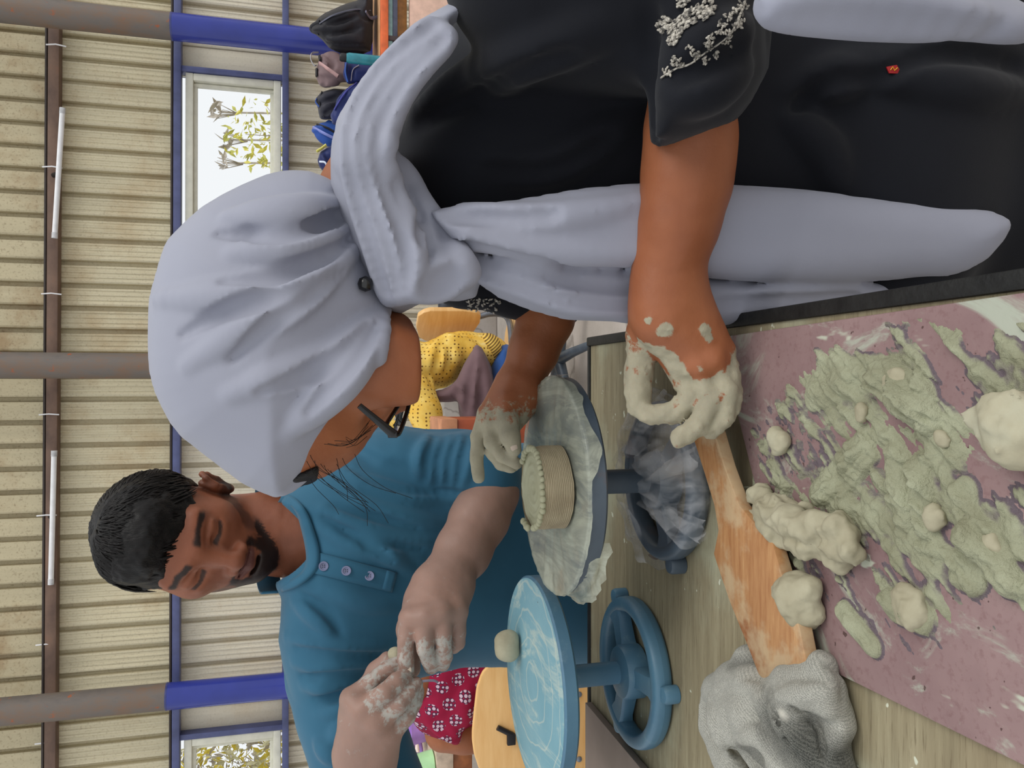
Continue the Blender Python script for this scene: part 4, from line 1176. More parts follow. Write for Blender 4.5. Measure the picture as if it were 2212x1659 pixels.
def hair_m(v):
    L_ = loc_m(v); x, y, z = L_.T; ax = np.abs(x)
    ok = (np.abs(L_) < .15).all(1)
    n = fbm(x * 120, y * 120, z * 120, 3)
    # beard: chin and jaw line, moustache, sideburn
    chin = sstep(-.079, -.088, z + .006 * n) * sstep(-.130, -.120, z) * sstep(.044, .056, y) * sstep(.0605, .05, ax)
    jaw = sstep(.020, .008, np.abs(z + .074 - .9 * np.clip(ax - .045, 0, .03)) - .004 * n) * sstep(.036, .046, ax) * sstep(-.02, -.002, y)
    side = sstep(.014, .004, np.abs(y - .012) + .003 * n) * sstep(.050, .058, ax) * sstep(-.075, -.05, z) * sstep(.03, .01, z)
    gt = sstep(.012, .004, np.abs(ax - .029) + .003 * n) * sstep(-.058, -.066, z) * sstep(.05, .06, y)
    mo = sstep(.0085, .0045, np.abs(z + .0585 + .22 * ax) + .002 * n) * sstep(.033, .026, ax) * sstep(.06, .07, y)
    soul = sstep(.008, .004, ax + .002 * n) * sstep(-.080, -.083, z) * sstep(.06, .07, y)
    lipz = (sstep(.025, .021, ax) * sstep(.0095, .0075, np.abs(z + .0700)) * sstep(.075, .08, y))
    m = np.clip(.95 * chin + .6 * jaw + .45 * side + .9 * gt + 1.0 * mo + .8 * soul, 0, .95) * (1 - lipz)
    brow = sstep(.0062, .003, np.abs(z - .0185 + .35 * np.clip(ax - .034, 0, 1) - .1 * (ax - .02)) + .0015 * n) * sstep(.010, .015, ax) * sstep(.056, .050, ax) * sstep(.05, .06, y)
    lash = sstep(.0036, .0018, np.abs(z + .0115 - .0022 * np.cos((ax - .033) * 120) * -1)) * sstep(.016, .019, ax) * sstep(.050, .046, ax) * sstep(.06, .07, y)
    gi = np.clip(((v - Sm.lo) / Sm.h + .5).astype(int), 0, Sm.n - 1)
    m = m * sstep(.0075, .004, headF[gi[:, 0], gi[:, 1], gi[:, 2]])          # the beard stays on the face, not on the neck
    return np.where(ok, np.clip(np.maximum(m, np.maximum(.95 * brow, .85 * lash)), 0, 1), 0)
def lip_m(v):
    L_ = loc_m(v); x, y, z = L_.T; ax = np.abs(x)
    ok = (np.abs(L_) < .15).all(1)
    return np.where(ok, sstep(.025, .020, ax) * sstep(.0098, .0075, np.abs(z + .0700) + .25 * np.maximum(ax - .008, 0)) * sstep(.075, .08, y), 0) * .9
def dust_m(v):
    L_ = loc_m(v); return np.where((np.abs(L_) < .17).all(1), 0, .75 + .0 * v[:, 0])
solid_obj('body', [Sm, Sr, Sl], SKIN_M, man, {'dust': dust_m, 'clay': clay_m, 'hair': hair_m, 'lip': lip_m})
# fingernails
NAIL = plain('nail', (196, 178, 160), .35, .5, var=.05)
def nail(px, py, Y, w, l, ang, par, S=None):
    h_ = S.hit(px, py) if S is not None else P(px, py, Y)
    if h_ is None: return
    m = mpp(px, py, h_[1]); a = math.radians(ang); u_ = math.cos(a) * -UPV + math.sin(a) * -RGT; w_ = math.cos(a) * -RGT - math.sin(a) * -UPV
    c0 = h_ + FWD * .0006; vs_, fs = [c0 - FWD * .0014], []
    for i in range(16):
        t = 2 * math.pi * i / 16; vs_.append(c0 + (u_ * l * math.copysign(abs(math.cos(t)) ** .7, math.cos(t)) + w_ * w * math.copysign(abs(math.sin(t)) ** .7, math.sin(t))) * m * .5)
    fs = [(0, 1 + i, 1 + (i + 1) % 16) for i in range(16)]
    mesh_obj('fingernail', vs_, fs, NAIL, par)
nail(879, 1450, .94, 19, 22, 90, man, Sr)
nail(1110, 966, .80, 15, 17, 75, woman, S2)

# hair
Sc = Solid(HO - .20, HO + .20, .0022)
def Eh(c, r, k=.01, op='add'): Sc.ell(hl(*c), np.array(r) * HS, k, Rh, op)
Eh((0, -.004, .014), (.079, .088, .080)); Eh((0, .032, .066), (.060, .050, .034), .03)
Eh((0, .122, -.050), (.086, .078, .098), .012, 'cut')
for s in (-1, 1): Eh((s * .070, .042, -.045), (.04, .052, .055), .01, 'cut'); Eh((s * .092, .004, -.042), (.022, .028, .040), .008, 'cut')
Eh((0, -.07, -.115), (.09, .07, .085), .02, 'cut')
Sc.noise(.0022, 45, 3); Sc.noise(.0012, 150, 2)
hair = solid_obj('hair', Sc, HAIRM, man)
strand = []; rs_ = np.random.RandomState(8)
for k in range(2600):
    th = rs_.rand() * 2 * math.pi; e0 = .08 + 1.25 * rs_.rand(); ln = .30 + .35 * rs_.rand()
    pts_ = []; lift = .012 + .030 * rs_.rand(); tw = .5 * rs_.rand()
    for i in range(6):
        e = e0 + ln * i / 5; a_ = th + tw * i / 5 + .15 * math.sin(3 * th + e)
        d = np.array([math.sin(e) * math.sin(a_), math.sin(e) * math.cos(a_), math.cos(e)])
        r = np.array([.079, .088, .080]) * (1.0 + lift * math.sin(math.pi * min(1, i / 4.2)) + .004)
        q = np.array([0, -.004, .014]) + d * r
        if q[1] > .0: q[2] += .022 * sstep(-.02, .04, q[1]) * sstep(.01, .06, q[2])
        pts_.append(q)
    q = pts_[-1]
    if (q[1] > .040 and q[2] < .034 - .5 * (q[1] - .06)) or q[2] < -.03 or (abs(q[0]) > .05 and q[2] < .005 and q[1] > -.045): continue
    strand.append(tube_data([hl(*q) for q in pts_], [.0008, .0014, .0016, .0014, .0010, .0003], 4))
v_, f_ = merge(strand); so = mesh_obj('hair_strand', v_, f_, HAIRM, man); tag(so, kind='stuff')

# shirt
M_ = Mat('teal_knit', .75, .25)
wv = M_.node('ShaderNodeTexWave'); wv.inputs['Scale'].default_value = 420; wv.inputs['Distortion'].default_value = .4; M_.L(M_.coords((1, .3, 1), (0, .6, 0)), wv.inputs['Vector'])
M_.color(M_.ramp(M_.noise(5, 4), [(.3, (40, 86, 112)), (.7, (50, 102, 128))])); M_.bump(wv.outputs['Fac'], .12, .0006); M_.sheen(.12); TEAL = M_.m
Sx = Solid((-.80, .92, .52), (.12, 1.42, 1.26), .0036)
torso = [(604, 1085), (640, 1060), (700, 1020), (760, 985), (900, 975), (1000, 1000), (1100, 960), (1200, 955), (1300, 960), (1420, 960), (1420, 1446), (1260, 1440), (1000, 1440), (880, 1470), (760, 1520), (680, 1540), (642, 1505), (614, 1440), (604, 1384), (611, 1294), (592, 1258), (640, 1180)]
Sx.pillow(torso, 1.17, .105, .11, .01, tilt=(0, -.26), ref=(900, 1200))
# right sleeve
Sx.chain([J(700, 1060, 1.14, .060), J(790, 1000, 1.16, .044), J(880, 1000, 1.15, .042), J(980, 1010, 1.13, .046), J(1050, 1030, 1.095, .050)], .03)
Sx.pillow([(760, 950), (820, 929), (871, 923), (914, 931), (958, 935), (1016, 930), (1080, 945), (1124, 1000), (1122, 1040), (1099, 1088), (1050, 1076), (998, 1074), (960, 1070), (880, 1060), (800, 1040)], 1.12, .068, .06, .015, tilt=(0, .2), ref=(1000, 1000))
# left sleeve
Sx.chain([J(722, 1470, 1.12, .062), J(752, 1545, 1.10, .062), J(782, 1630, 1.08, .062), J(820, 1720, 1.06, .058), J(840, 1790, 1.03, .054)], .02)
for f_ in ([(950, 950), (935, 990), (930, 1045)], [(975, 945), (960, 985), (955, 1045)], [(998, 942), (985, 985), (977, 1045)], [(1018, 950), (1008, 1000), (1000, 1050)], [(925, 945), (915, 985), (905, 1030)],
           [(748, 1020), (813, 1052), (886, 1074), (980, 1075)], [(687, 1131), (777, 1180), (904, 1200)], [(700, 1100), (780, 1130), (860, 1160), (960, 1165)], [(760, 1080), (850, 1110), (960, 1130)],
           [(640, 1300), (690, 1335), (720, 1380)], [(621, 1374), (741, 1396), (857, 1392)], [(640, 1430), (720, 1440), (820, 1425)], [(660, 1480), (720, 1480), (780, 1470)], [(690, 1540), (740, 1530), (790, 1500)],
           [(700, 1270), (780, 1300), (860, 1310)], [(760, 1150), (830, 1190), (890, 1235)], [(720, 1590), (760, 1570)], [(690, 1600), (730, 1640)]):
    Sx.fold(f_, .011, .008, 'add', 14, .55)
for f_ in ([(962, 945), (947, 990), (942, 1045)], [(988, 943), (972, 985), (966, 1045)], [(1010, 945), (997, 990), (988, 1045)], [(937, 945), (925, 985), (918, 1035)], [(750, 1005), (815, 1038), (890, 1060), (985, 1062)],
           [(700, 1120), (790, 1165), (910, 1185)], [(720, 1090), (800, 1115), (900, 1140)], [(655, 1285), (705, 1322), (735, 1365)], [(640, 1400), (745, 1418), (860, 1412)], [(650, 1460), (720, 1462), (800, 1450)], [(680, 1510), (730, 1505), (790, 1485)], [(780, 1170), (850, 1215)]):
    Sx.fold(f_, .0058, .005, 'cut', 14, .1)
Sx.fold([(1000, 1072), (1030, 1074), (1062, 1078), (1096, 1084)], .004, .003, 'add', 12, .2, False)
Sx.fold([(985, 1066), (1020, 1066), (1058, 1070), (1100, 1076)], .0025, .003, 'cut', 12, .0, False)
Sx.ell(nb + np.array([0, .01, .02]), (.064, .064, .05), .01, None, 'cut')
shirt = solid_obj('shirt', Sx, TEAL, man)
# collar band, placket and buttons follow the shirt
def patch(name, S, quad, nu, nv, lift, mat, parent, thick=.0012):
    (a, b, c, d) = [np.array(q, float) for q in quad]; vs_, fs = [], []
    for i in range(nu + 1):
        for j in range(nv + 1):
            u_, w_ = i / nu, j / nv
            q = (a * (1 - u_) + b * u_) * (1 - w_) + (d * (1 - u_) + c * u_) * w_
            h_ = S.hit(*q)
            if h_ is None: h_ = P(q[0], q[1], 1.06)
            dd = ray(*q); vs_.append(h_ - dd / np.linalg.norm(dd) * lift)
    vs_ = np.array(vs_)
    G = vs_.reshape(nu + 1, nv + 1, 3)
    for _ in range(3):
        G2 = G.copy(); G2[1:-1] = .5 * G[1:-1] + .25 * (G[2:] + G[:-2]); G = G2
    vs_ = G.reshape(-1, 3)
    for i in range(nu):
        for j in range(nv): k = i * (nv + 1) + j; fs.append((k, k + 1, k + nv + 2, k + nv + 1))
    o = mesh_obj(name, vs_, fs, mat, parent); m = o.modifiers.new('thick', 'SOLIDIFY'); m.thickness = thick; m.offset = 0
    return o
plk = patch('placket', Sx, [(676, 1190), (858, 1237), (846, 1280), (668, 1236)], 18, 4, .0022, TEAL, man, .0022)
bar = patch('placket_tab', Sx, [(836, 1232), (858, 1238), (847, 1279), (826, 1272)], 3, 4, .0038, TEAL, man, .0014)
BTN = plain('grey_button', (116, 120, 150), .3, .5, var=.05)
for (a, b) in ((699, 1223), (748, 1233), (798, 1244)):
    h_ = Sx.hit(a, b); m = mpp(a, b, h_[1]); dn = ray(a, b); dn = dn / np.linalg.norm(dn)
    c0 = h_ - dn * .0052; ax1 = RGT - dn * (RGT @ dn); ax1 /= np.linalg.norm(ax1); ax2 = np.cross(dn, ax1)
    v_, f_ = lathe_data([(.0002, .0012), (.0035, .0012), (.0042, .0002), (.0058, .0), (.0062, .0012), (.0058, .0026), (.0002, .0026)], 24)
    v_ = [c0 + ax1 * q[0] + ax2 * q[1] + dn * q[2] for q in v_]
    bo = auto_smooth(mesh_obj('button', v_, f_, BTN, man), 40)
    for i in range(4):
        t = math.pi / 4 + i * math.pi / 2; cc = c0 + (ax1 * math.cos(t) + ax2 * math.sin(t)) * .0017 + dn * .0010
        hv, hf = lathe_data([(.0001, 0), (.0007, 0), (.0007, .0006)], 8); hv = [cc + ax1 * q[0] + ax2 * q[1] - dn * q[2] * .3 for q in hv]
        mesh_obj('button_hole', hv, hf, plain('button_hole', (40, 44, 66), .6), bo)
col_in = [(600, 1085), (622, 1090), (640, 1110), (652, 1150), (660, 1190), (660, 1216), (650, 1236), (628, 1252), (603, 1262)]
col_out = [(612, 1064), (640, 1078), (664, 1108), (680, 1150), (690, 1188), (688, 1222), (672, 1246), (642, 1268), (608, 1280)]
ci = catmull(np.array(col_in, float), 5); co = catmull(np.array(col_out, float), 5); n_ = len(ci)
vs_, fs = [], []
for i in range(n_):
    hi_ = Sx.hit(*co[i]); t = i / (n_ - 1)
    Yo = hi_[1] if hi_ is not None else 1.10 + .06 * (2 * t - 1) ** 2
    po = P(co[i][0], co[i][1], min(Yo, 1.13) - .004); pi_ = P(ci[i][0], ci[i][1], po[1] + .012 - .002)
    for j in range(4):
        w_ = j / 3; vs_.append(po * (1 - w_) + pi_ * w_ + np.array([0, -.004 * math.sin(math.pi * w_), 0]))
for i in range(n_ - 1):
    for j in range(3): k = i * 4 + j; fs.append((k, k + 1, k + 5, k + 4))
cl_ = mesh_obj('collar', vs_, fs, TEAL, man); m = cl_.modifiers.new('thick', 'SOLIDIFY'); m.thickness = .004; m.offset = -1
# back of the collar
ang = np.linspace(-.35, math.pi + .35, 20); cN = nb + np.array([0, .03, .035])
bk = [cN + np.array([.075 * math.cos(a), .055 * math.sin(a) + .01, .012 * math.sin(a)]) for a in ang]
v_ = []; f_ = []
for i, q in enumerate(bk): v_ += [q, q + np.array([0, 0, .032])]
for i in range(len(bk) - 1): f_.append((2 * i, 2 * i + 1, 2 * i + 3, 2 * i + 2))
cb = mesh_obj('collar', v_, f_, TEAL, man); m = cb.modifiers.new('thick', 'SOLIDIFY'); m.thickness = .003
# sleeve cuff on the right arm
# trousers under the table
Tr = Solid((-.60, .80, .02), (.10, 1.45, .66), .009)
for s in (-1, 1):
    c0 = np.array([-.27 + s * .11, 1.26, .50]); c1 = np.array([-.27 + s * .15, .92, .50]); c2_ = np.array([-.27 + s * .15, .96, .08])
    Tr.chain([(c0, .10), (c1, .075), (c2_, .055)], .04)
    Tr.cone(c2_ + np.array([0, 0, -.02]), c2_ + np.array([0, -.12, -.03]), .035, .03, .02)
Tr.ell((-.27, 1.26, .52), (.19, .13, .12), .05)
solid_obj('trousers', Tr, m_cloth('dark_trousers', (26, 28, 36)), man)
stool(-.27, 1.27, .40, 'low round stool beneath the man in the teal shirt')
# clay pieces in his fingers
CLAYM = Mat('clay', .75, .25)
CLAYM.color(CLAYM.ramp(CLAYM.noise(22, 5, .6), [(.3, (148, 140, 116)), (.6, (172, 166, 142)), (.8, (182, 180, 158))])); CLAYM.bump(CLAYM.noise(120, 4, .6), .25, .002); CLAY = CLAYM.m
def clay_lump(name, label, prims, lo, hi, h=.0018, nz=(.0012, 60), group=None, cuts=()):
    S = Solid(lo, hi, h)
    for p_ in prims: S.cone(*p_)
    for p_ in cuts: S.cone(*p_[:5], 'cut')
    if nz: S.noise(nz[0], nz[1], 4)
    o = solid_obj(name, S, CLAY); tag(o, label, 'clay', group); return o, S
a = P(853, 1412, .962); b = P(866, 1440, .962)
clay_lump('clay_pellet', "small pale clay pellet between the man's fingertips", [(a, b, .0085, .007, .004)], a - .03, a + .04)
# ================================================================== POT, PLASTIC, TOOLS, CLAY
# ---- plastic film
def m_film(name, cloud, dirt, a0=.18, a1=.75):
    M = Mat(name, .25, .5)
    n1 = M.noise(30, 5, .65, M.coords((1, .25, 1)), 1.0); n2 = M.noise(9, 4, .6)
    c = M.mix(M.mask(n2, .55, .72), cloud, dirt); M.color(c)
    tr = M.node('ShaderNodeBsdfTransparent'); mxs = M.node('ShaderNodeMixShader')
    f = M.ramp(M.math('ADD', M.math('MULTIPLY', n1, .7), M.math('MULTIPLY', n2, .3)), [(.40, (a0, a0, a0, 1)), (.60, (a1, a1, a1, 1))])
    M.L(f, mxs.inputs[0]); M.L(tr.outputs[0], mxs.inputs[1]); M.L(M.b.outputs[0], mxs.inputs[2])
    M.L(mxs.outputs[0], M.N['Material Output'].inputs['Surface']); M.bump(n1, .25, .002)
    return M.m
FILM_TOP = m_film('cloudy_film', (184, 188, 170), (176, 164, 138), .32, .86)
FILM = m_film('clear_film', (226, 226, 228), (196, 184, 166), .03, .36)
ztop = TZ + .0006 + WH + .0008
# crinkled film over the disc
R_ = .107; vs_, fs = [], []; nr, na = 30, 180
for i in range(nr + 8):
    for j in range(na):
        a = 2 * math.pi * j / na; L_ = .0025 + .016 * max(0.0, float(fbm(math.cos(a) * 2.2 + 4, math.sin(a) * 2.2, 1, 3)) + .05)
        if i < nr: r = R_ * (i + .5) / nr; z = 0.0
        else: t = (i - nr) / 7; r = R_ + .0016 + .0010 * t; z = -L_ * t - .0004
        n = float(fbm(math.cos(a) * 5 + 3, math.sin(a) * 5, r * 26, 3)); n2 = float(noise3(a * 9, r * 30, 2.0)); n3 = abs(float(noise3(a * 14, r * 6, 7.0)))
        z += .0013 + .0008 * n + .0022 * max(0, .35 - n3) ** 1.3 * (r / R_)
        rr = r + (.0016 * abs(n2) if i >= nr else 0)
        vs_.append((WWC[0] + rr * math.cos(a), WWC[1] + rr * math.sin(a), ztop + z))
for i in range(nr + 7):
    for j in range(na):
        p = i * na + j; q = i * na + (j + 1) % na; fs.append((p, q, q + na, p + na))
film = mesh_obj('plastic_film', vs_, fs, FILM_TOP, WW); tag(film, 'cloudy crinkled plastic film stretched over the disc')
# loose flap at the left of the disc
vs_, fs = [], []; n1, n2 = 26, 10
for i in range(n1 + 1):
    a = math.radians(150 + 95 * i / n1)
    for j in range(n2 + 1):
        t = j / n2; w_ = .016 * math.sin(math.pi * i / n1) ** .7
        r = R_ - .004 + w_ * t + .002 * float(noise3(i * .6, j * .5, 3)); z = -.004 - .020 * t * (.4 + .6 * t) + .003 * float(noise3(i * .8, j * .9, 9))
        vs_.append((WWC[0] + r * math.cos(a), WWC[1] + r * math.sin(a), ztop + z))
for i in range(n1):
    for j in range(n2): k = i * (n2 + 1) + j; fs.append((k, k + 1, k + n2 + 2, k + n2 + 1))
mesh_obj('plastic_flap', vs_, fs, FILM_TOP, WW)
# bag round the base
vs_, fs = [], []; n1, n2 = 120, 26
for i in range(n1 + 1):
    a = math.radians(-125 + 300 * i / n1)
    for j in range(n2 + 1):
        t = j / n2
        prof_r = [.030, .052, .076, .091, .095, .090][min(5, int(t * 5))] * (1 - (t * 5) % 1) + [.052, .076, .091, .095, .090, .088][min(5, int(t * 5))] * ((t * 5) % 1)
        prof_z = [.052, .040, .034, .029, .014, .004][min(5, int(t * 5))] * (1 - (t * 5) % 1) + [.040, .034, .029, .014, .004, .002][min(5, int(t * 5))] * ((t * 5) % 1)
        w_ = float(noise3(a * 4.5, t * 2, 4)); w2 = float(fbm(a * 5 + t * 3, t * 3, 1, 2))
        r = prof_r + .008 * w_ * t + .0025 * w2; z = max(.0015, prof_z + .006 * w_ * (1 - t) + .003 * w2 * (1 - t))
        vs_.append((WWC[0] + r * math.cos(a), WWC[1] + r * math.sin(a), TZ + z))
for i in range(n1):
    for j in range(n2):
        k = i * (n2 + 1) + j; fs.append((k, k + 1, k + n2 + 2, k + n2 + 1))
bagf = mesh_obj('plastic_bag', vs_, fs, FILM, WW); tag(bagf, 'clear crumpled bag draped over the wheel base')
for k, (pa, pb) in enumerate((((1350, 985), (1440, 860)), ((1395, 1045), (1500, 990)), ((1400, 1060), (1455, 1130)), ((1440, 1090), (1520, 1150)), ((1370, 1000), (1365, 1120)))):
    a = PZ(*pa, TZ + .040); b = PZ(*pb, TZ + .030); vs_, fs = [], []
    s = np.cross(b - a, [0, 0, 1.0]); s /= np.linalg.norm(s)
    for i in range(15):
        t = i / 14; c = a * (1 - t) + b * t + np.array([0, 0, .007 * math.sin(math.pi * t)])
        for j in range(7):
            u_ = j / 6 - .5; vs_.append(c + s * u_ * .016 * (.5 + t) + np.array([0, 0, .004 * math.cos(u_ * 9 + k) + .0015 * float(noise3(i * .7, j * 1.2, k))]))
    for i in range(14):
        for j in range(6): q = i * 7 + j; fs.append((q, q + 1, q + 8, q + 7))
    mesh_obj('plastic_fold', vs_, fs, FILM, WW)

# ---- coiled pot
pc = PZ(1212, 1052, ztop + .003); PR = .0385
PH = float(P(1150, 1055, pc[1])[2]) - ztop - .003
M_ = Mat('pot_clay', .75, .25); M_.color(M_.ramp(M_.noise(30, 5), [(.3, (138, 124, 100)), (.7, (164, 152, 126))])); M_.bump(M_.noise(200, 3), .2, .001); POTM = M_.m
pot = empty('coiled_pot', (pc[0], pc[1], ztop + .0032), 0, 'small round clay pot of stacked coils with a beaded rim on the wrapped wheel', 'pot')
pz = ztop + .0032; prof = [(.004, 0)]; nco = 17
for i in range(nco):
    for q in range(5):
        t = (q + .5) / 5; prof.append((PR + .0012 + .0009 * math.sin(math.pi * t) - .0009, PH * (i + t) / nco))
vs_, fs = lathe_data(prof, 72, (pc[0], pc[1], pz))
wob = []
for q in vs_:
    a = math.atan2(q[1] - pc[1], q[0] - pc[0]); h_ = (q[2] - pz) / PH
    d = .0012 * float(noise3(math.cos(a) * 2, math.sin(a) * 2, h_ * 3)); wob.append((q[0] + d * math.cos(a), q[1] + d * math.sin(a), q[2] + .0004 * float(noise3(a * 6, h_ * 14, 2))))
fs.append(tuple(reversed(range(72))))
mesh_obj('coil_wall', wob, fs, POTM, pot)
M_ = Mat('pot_lid_clay', .7, .3)
M_.color(M_.ramp(M_.noise(24, 5), [(.3, (150, 148, 120)), (.7, (172, 172, 146))])); M_.bump(M_.noise(90, 4), .25, .001); POTTOP = M_.m
vs_, fs = [], []; nr, na = 44, 72
for i in range(nr + 1):
    for j in range(na):
        a = 2 * math.pi * j / na; r = (PR - .0006) * i / nr + .0002
        z = .0009 * math.sin((r / PR * 4.2 - a / (2 * math.pi)) * 2 * math.pi) * (r / PR < .85) - .0016 * math.exp(-(r / .01) ** 2) + .0007 * float(fbm(r * math.cos(a) * 90, r * math.sin(a) * 90, 3, 3))
        z = z if i < nr else -.004
        vs_.append((pc[0] + .0 + r * math.cos(a), pc[1] + r * math.sin(a), pz + PH - .0005 + z))
for i in range(nr):
    for j in range(na): k = i * na; fs.append((k + j, k + (j + 1) % na, k + na + (j + 1) % na, k + na + j))
mesh_obj('top_slab', vs_, fs, POTTOP, pot)
bm = bmesh.new(); bmesh.ops.create_icosphere(bm, subdivisions=2, radius=.0031); 
for v in bm.verts: v.co.x *= 1.15; v.co.z *= .9
bead_me = bpy.data.meshes.new('bead'); bm.to_mesh(bead_me); bm.free(); bead_me.materials.append(POTTOP)
bead_me.polygons.foreach_set('use_smooth', np.ones(len(bead_me.polygons), dtype=bool))
rs_ = np.random.RandomState(2)
for k in range(30):
    a = math.radians(-205 + 258 * k / 29); o = bpy.data.objects.new('bead', bead_me); C.objects.link(o); o.parent = pot
    lift = .0035 if k < 4 else 0
    o.location = ((PR - .0008) * math.cos(a), (PR - .0008) * math.sin(a), PH + .0010 + lift + .0004 * rs_.randn()); o.rotation_euler = (0, 0, a + rs_.randn() * .3)
    s = .9 + .25 * rs_.rand(); o.scale = (s, s, s)

# ---- clay piece on the blue wheel
bz = BWC[2] + .131 + .0012
c0 = PZ(1122, 1392, bz)
a = c0 + np.array([-.006, 0, .014]); b = c0 + np.array([.006, .002, .014])
clay_lump('clay_pellet', 'smooth rounded nugget of clay standing on the blue wheel', [(c0 + np.array([-.007, 0, .012]), c0 + np.array([.006, 0, .012]), .0115, .0115, .004), (c0 + np.array([-.006, 0, .019]), c0 + np.array([.005, .001, .0195]), .0105, .0105, .006)], c0 - .04, c0 + .05, .0015, (.0008, 50))

# ---- wooden paddle
M_ = Mat('stained_wood', .55, .35)
gr = M_.noise(1.0, 5, .6, M_.coords((26, 200, 60), (0, 0, math.radians(28)))); bl = M_.noise(11, 4, .6, None, .8); cl_n = M_.noise(17, 5, .65)
c_ = M_.ramp(gr, [(.3, (154, 104, 64)), (.6, (176, 130, 86)), (.8, (192, 150, 104))])
c_ = M_.mix(M_.math('MULTIPLY', M_.mask(bl, .5, .58), .8), c_, (140, 82, 42)); c_ = M_.mix(M_.math('MULTIPLY', M_.mask(cl_n, .46, .62), .65), c_, (190, 170, 136))
M_.color(c_); M_.bump(gr, .15, .001); PADW = M_.m
pad = [(1484, 890), (1486, 878), (1500, 872), (1520, 882), (1532, 905), (1544, 935), (1565, 1007), (1596, 1091), (1627, 1128), (1661, 1150), (1676, 1200), (1692, 1255), (1712, 1310), (1727, 1357), (1746, 1454), (1744, 1459), (1664, 1488), (1656, 1484), (1644, 1473), (1613, 1392), (1574, 1296), (1546, 1212), (1541, 1196), (1546, 1172), (1551, 1145), (1542, 1091), (1522, 1025), (1499, 953)]
pz_ = TZ + .026
def pad_z(py): return pz_ + .010 * float(sstep(1150, 900, py)) * 1.0 - .003 * float(sstep(1300, 1480, py)) * 0
poly = [PZ(a, b, pad_z(b)) for a, b in pad]
pd = prism('wooden_paddle', poly, (0, 0, -.011), PADW, None, .0022)
tag(pd, "stained wooden paddle lying across the table under the woman's hand", 'paddle')

# ---- knitted grey cloth
M_ = Mat('grey_knit', .95, .1)
kn_ = M_.node('ShaderNodeTexWave'); kn_.inputs['Scale'].default_value = 190; kn_.inputs['Distortion'].default_value = 9.0; kn_.inputs['Detail'].default_value = 3; kn_.inputs['Detail Scale'].default_value = 9
M_.L(M_.coords((1, 1, 1), (0, 0, .5)), kn_.inputs['Vector'])
c_ = M_.mix(M_.mask(kn_.outputs['Fac'], .25, .8), (146, 146, 138), (196, 194, 184))
c2 = M_.mix(M_.mask(kn_.outputs['Fac'], .3, .9), (58, 60, 57), (108, 108, 102))
band = M_.attr('dark'); c_ = M_.mix(band, c_, c2); c_ = M_.mix(M_.attr('line'), c_, (206, 202, 190))
M_.color(c_); M_.bump(M_.math('ADD', kn_.outputs['Fac'], M_.noise(300, 3)), .5, .002); KNIT = M_.m
Sk = Solid((-.42, .40, TZ - .01), (-.15, .68, TZ + .09), .0022)
def Z(px, py, z): return PZ(px, py, TZ + z)
def kch(pts, k=.0028): Sk.chain([(Z(a, b, z), r) for a, b, z, r in pts], k)
kch([(1530, 1505, .010, .013), (1535, 1560, .010, .013), (1560, 1610, .011, .013), (1585, 1665, .011, .014)])                 # rolled left edge
kch([(1545, 1490, .012, .014), (1590, 1480, .018, .018), (1640, 1490, .02, .020)])
kch([(1590, 1505, .022, .022), (1600, 1560, .024, .024), (1640, 1540, .026, .022), (1655, 1510, .022, .018)])                  # left bulge
kch([(1625, 1430, .012, .013), (1612, 1455, .012, .013), (1622, 1480, .012, .013)])
kch([(1670, 1495, .016, .015), (1720, 1490, .018, .016), (1765, 1470, .016, .015), (1775, 1445, .014, .013), (1755, 1440, .012, .010)])
kch([(1690, 1520, .020, .018), (1740, 1525, .022, .020), (1785, 1500, .018, .014), (1800, 1482, .014, .010)])
kch([(1680, 1540, .016, .014), (1720, 1580, .02, .02), (1760, 1620, .02, .022), (1780, 1680, .02, .022)])
kch([(1795, 1530, .014, .012), (1802, 1570, .014, .012), (1790, 1610, .014, .014), (1800, 1660, .014, .016)])
kch([(1640, 1580, .022, .020), (1680, 1610, .024, .022), (1720, 1660, .024, .022)])
kch([(1620, 1600, .014, .014), (1660, 1650, .014, .016), (1690, 1700, .014, .016)])
Sk.ell(Z(1680, 1565, .008), (.040, .036, .010), .006)
Sk.ell(Z(1768, 1568, .030), (.010, .014, .016), .006, None, 'cut'); Sk.cone(Z(1655, 1500, .046), Z(1700, 1600, .050), .005, .004, .004, 'cut'); Sk.cone(Z(1565, 1525, .036), Z(1582, 1600, .036), .007, .005, .004, 'cut')
Sk.cone(Z(1615, 1640, .03), Z(1650, 1670, .03), .010, .008, .008, 'cut')
for f_ in ([(1600, 1480), (1640, 1500), (1660, 1560)], [(1660, 1492), (1690, 1550), (1740, 1640)], [(1755, 1440), (1790, 1480), (1770, 1530)], [(1780, 1520), (1805, 1570), (1790, 1630)], [(1532, 1505), (1545, 1570), (1580, 1640)], [(1690, 1505), (1740, 1500), (1790, 1490)], [(1590, 1600), (1640, 1590), (1670, 1620)]): Sk.fold(f_, .006, .004, 'add', 10, .35)
for f_ in ([(1655, 1500), (1682, 1560), (1722, 1640)], [(1562, 1515), (1578, 1590)], [(1735, 1555), (1770, 1575), (1780, 1640)], [(1700, 1525), (1750, 1535)], [(1610, 1620), (1650, 1640)]): Sk.fold(f_, .0045, .003, 'cut', 10, .0)
Sk.noise(.0035, 26, 2); Sk.noise(.0012, 60, 3)
Sk.F[:, :, :max(0, int((TZ + .0012 - Sk.lo[2]) / Sk.h) + 1)] = .02
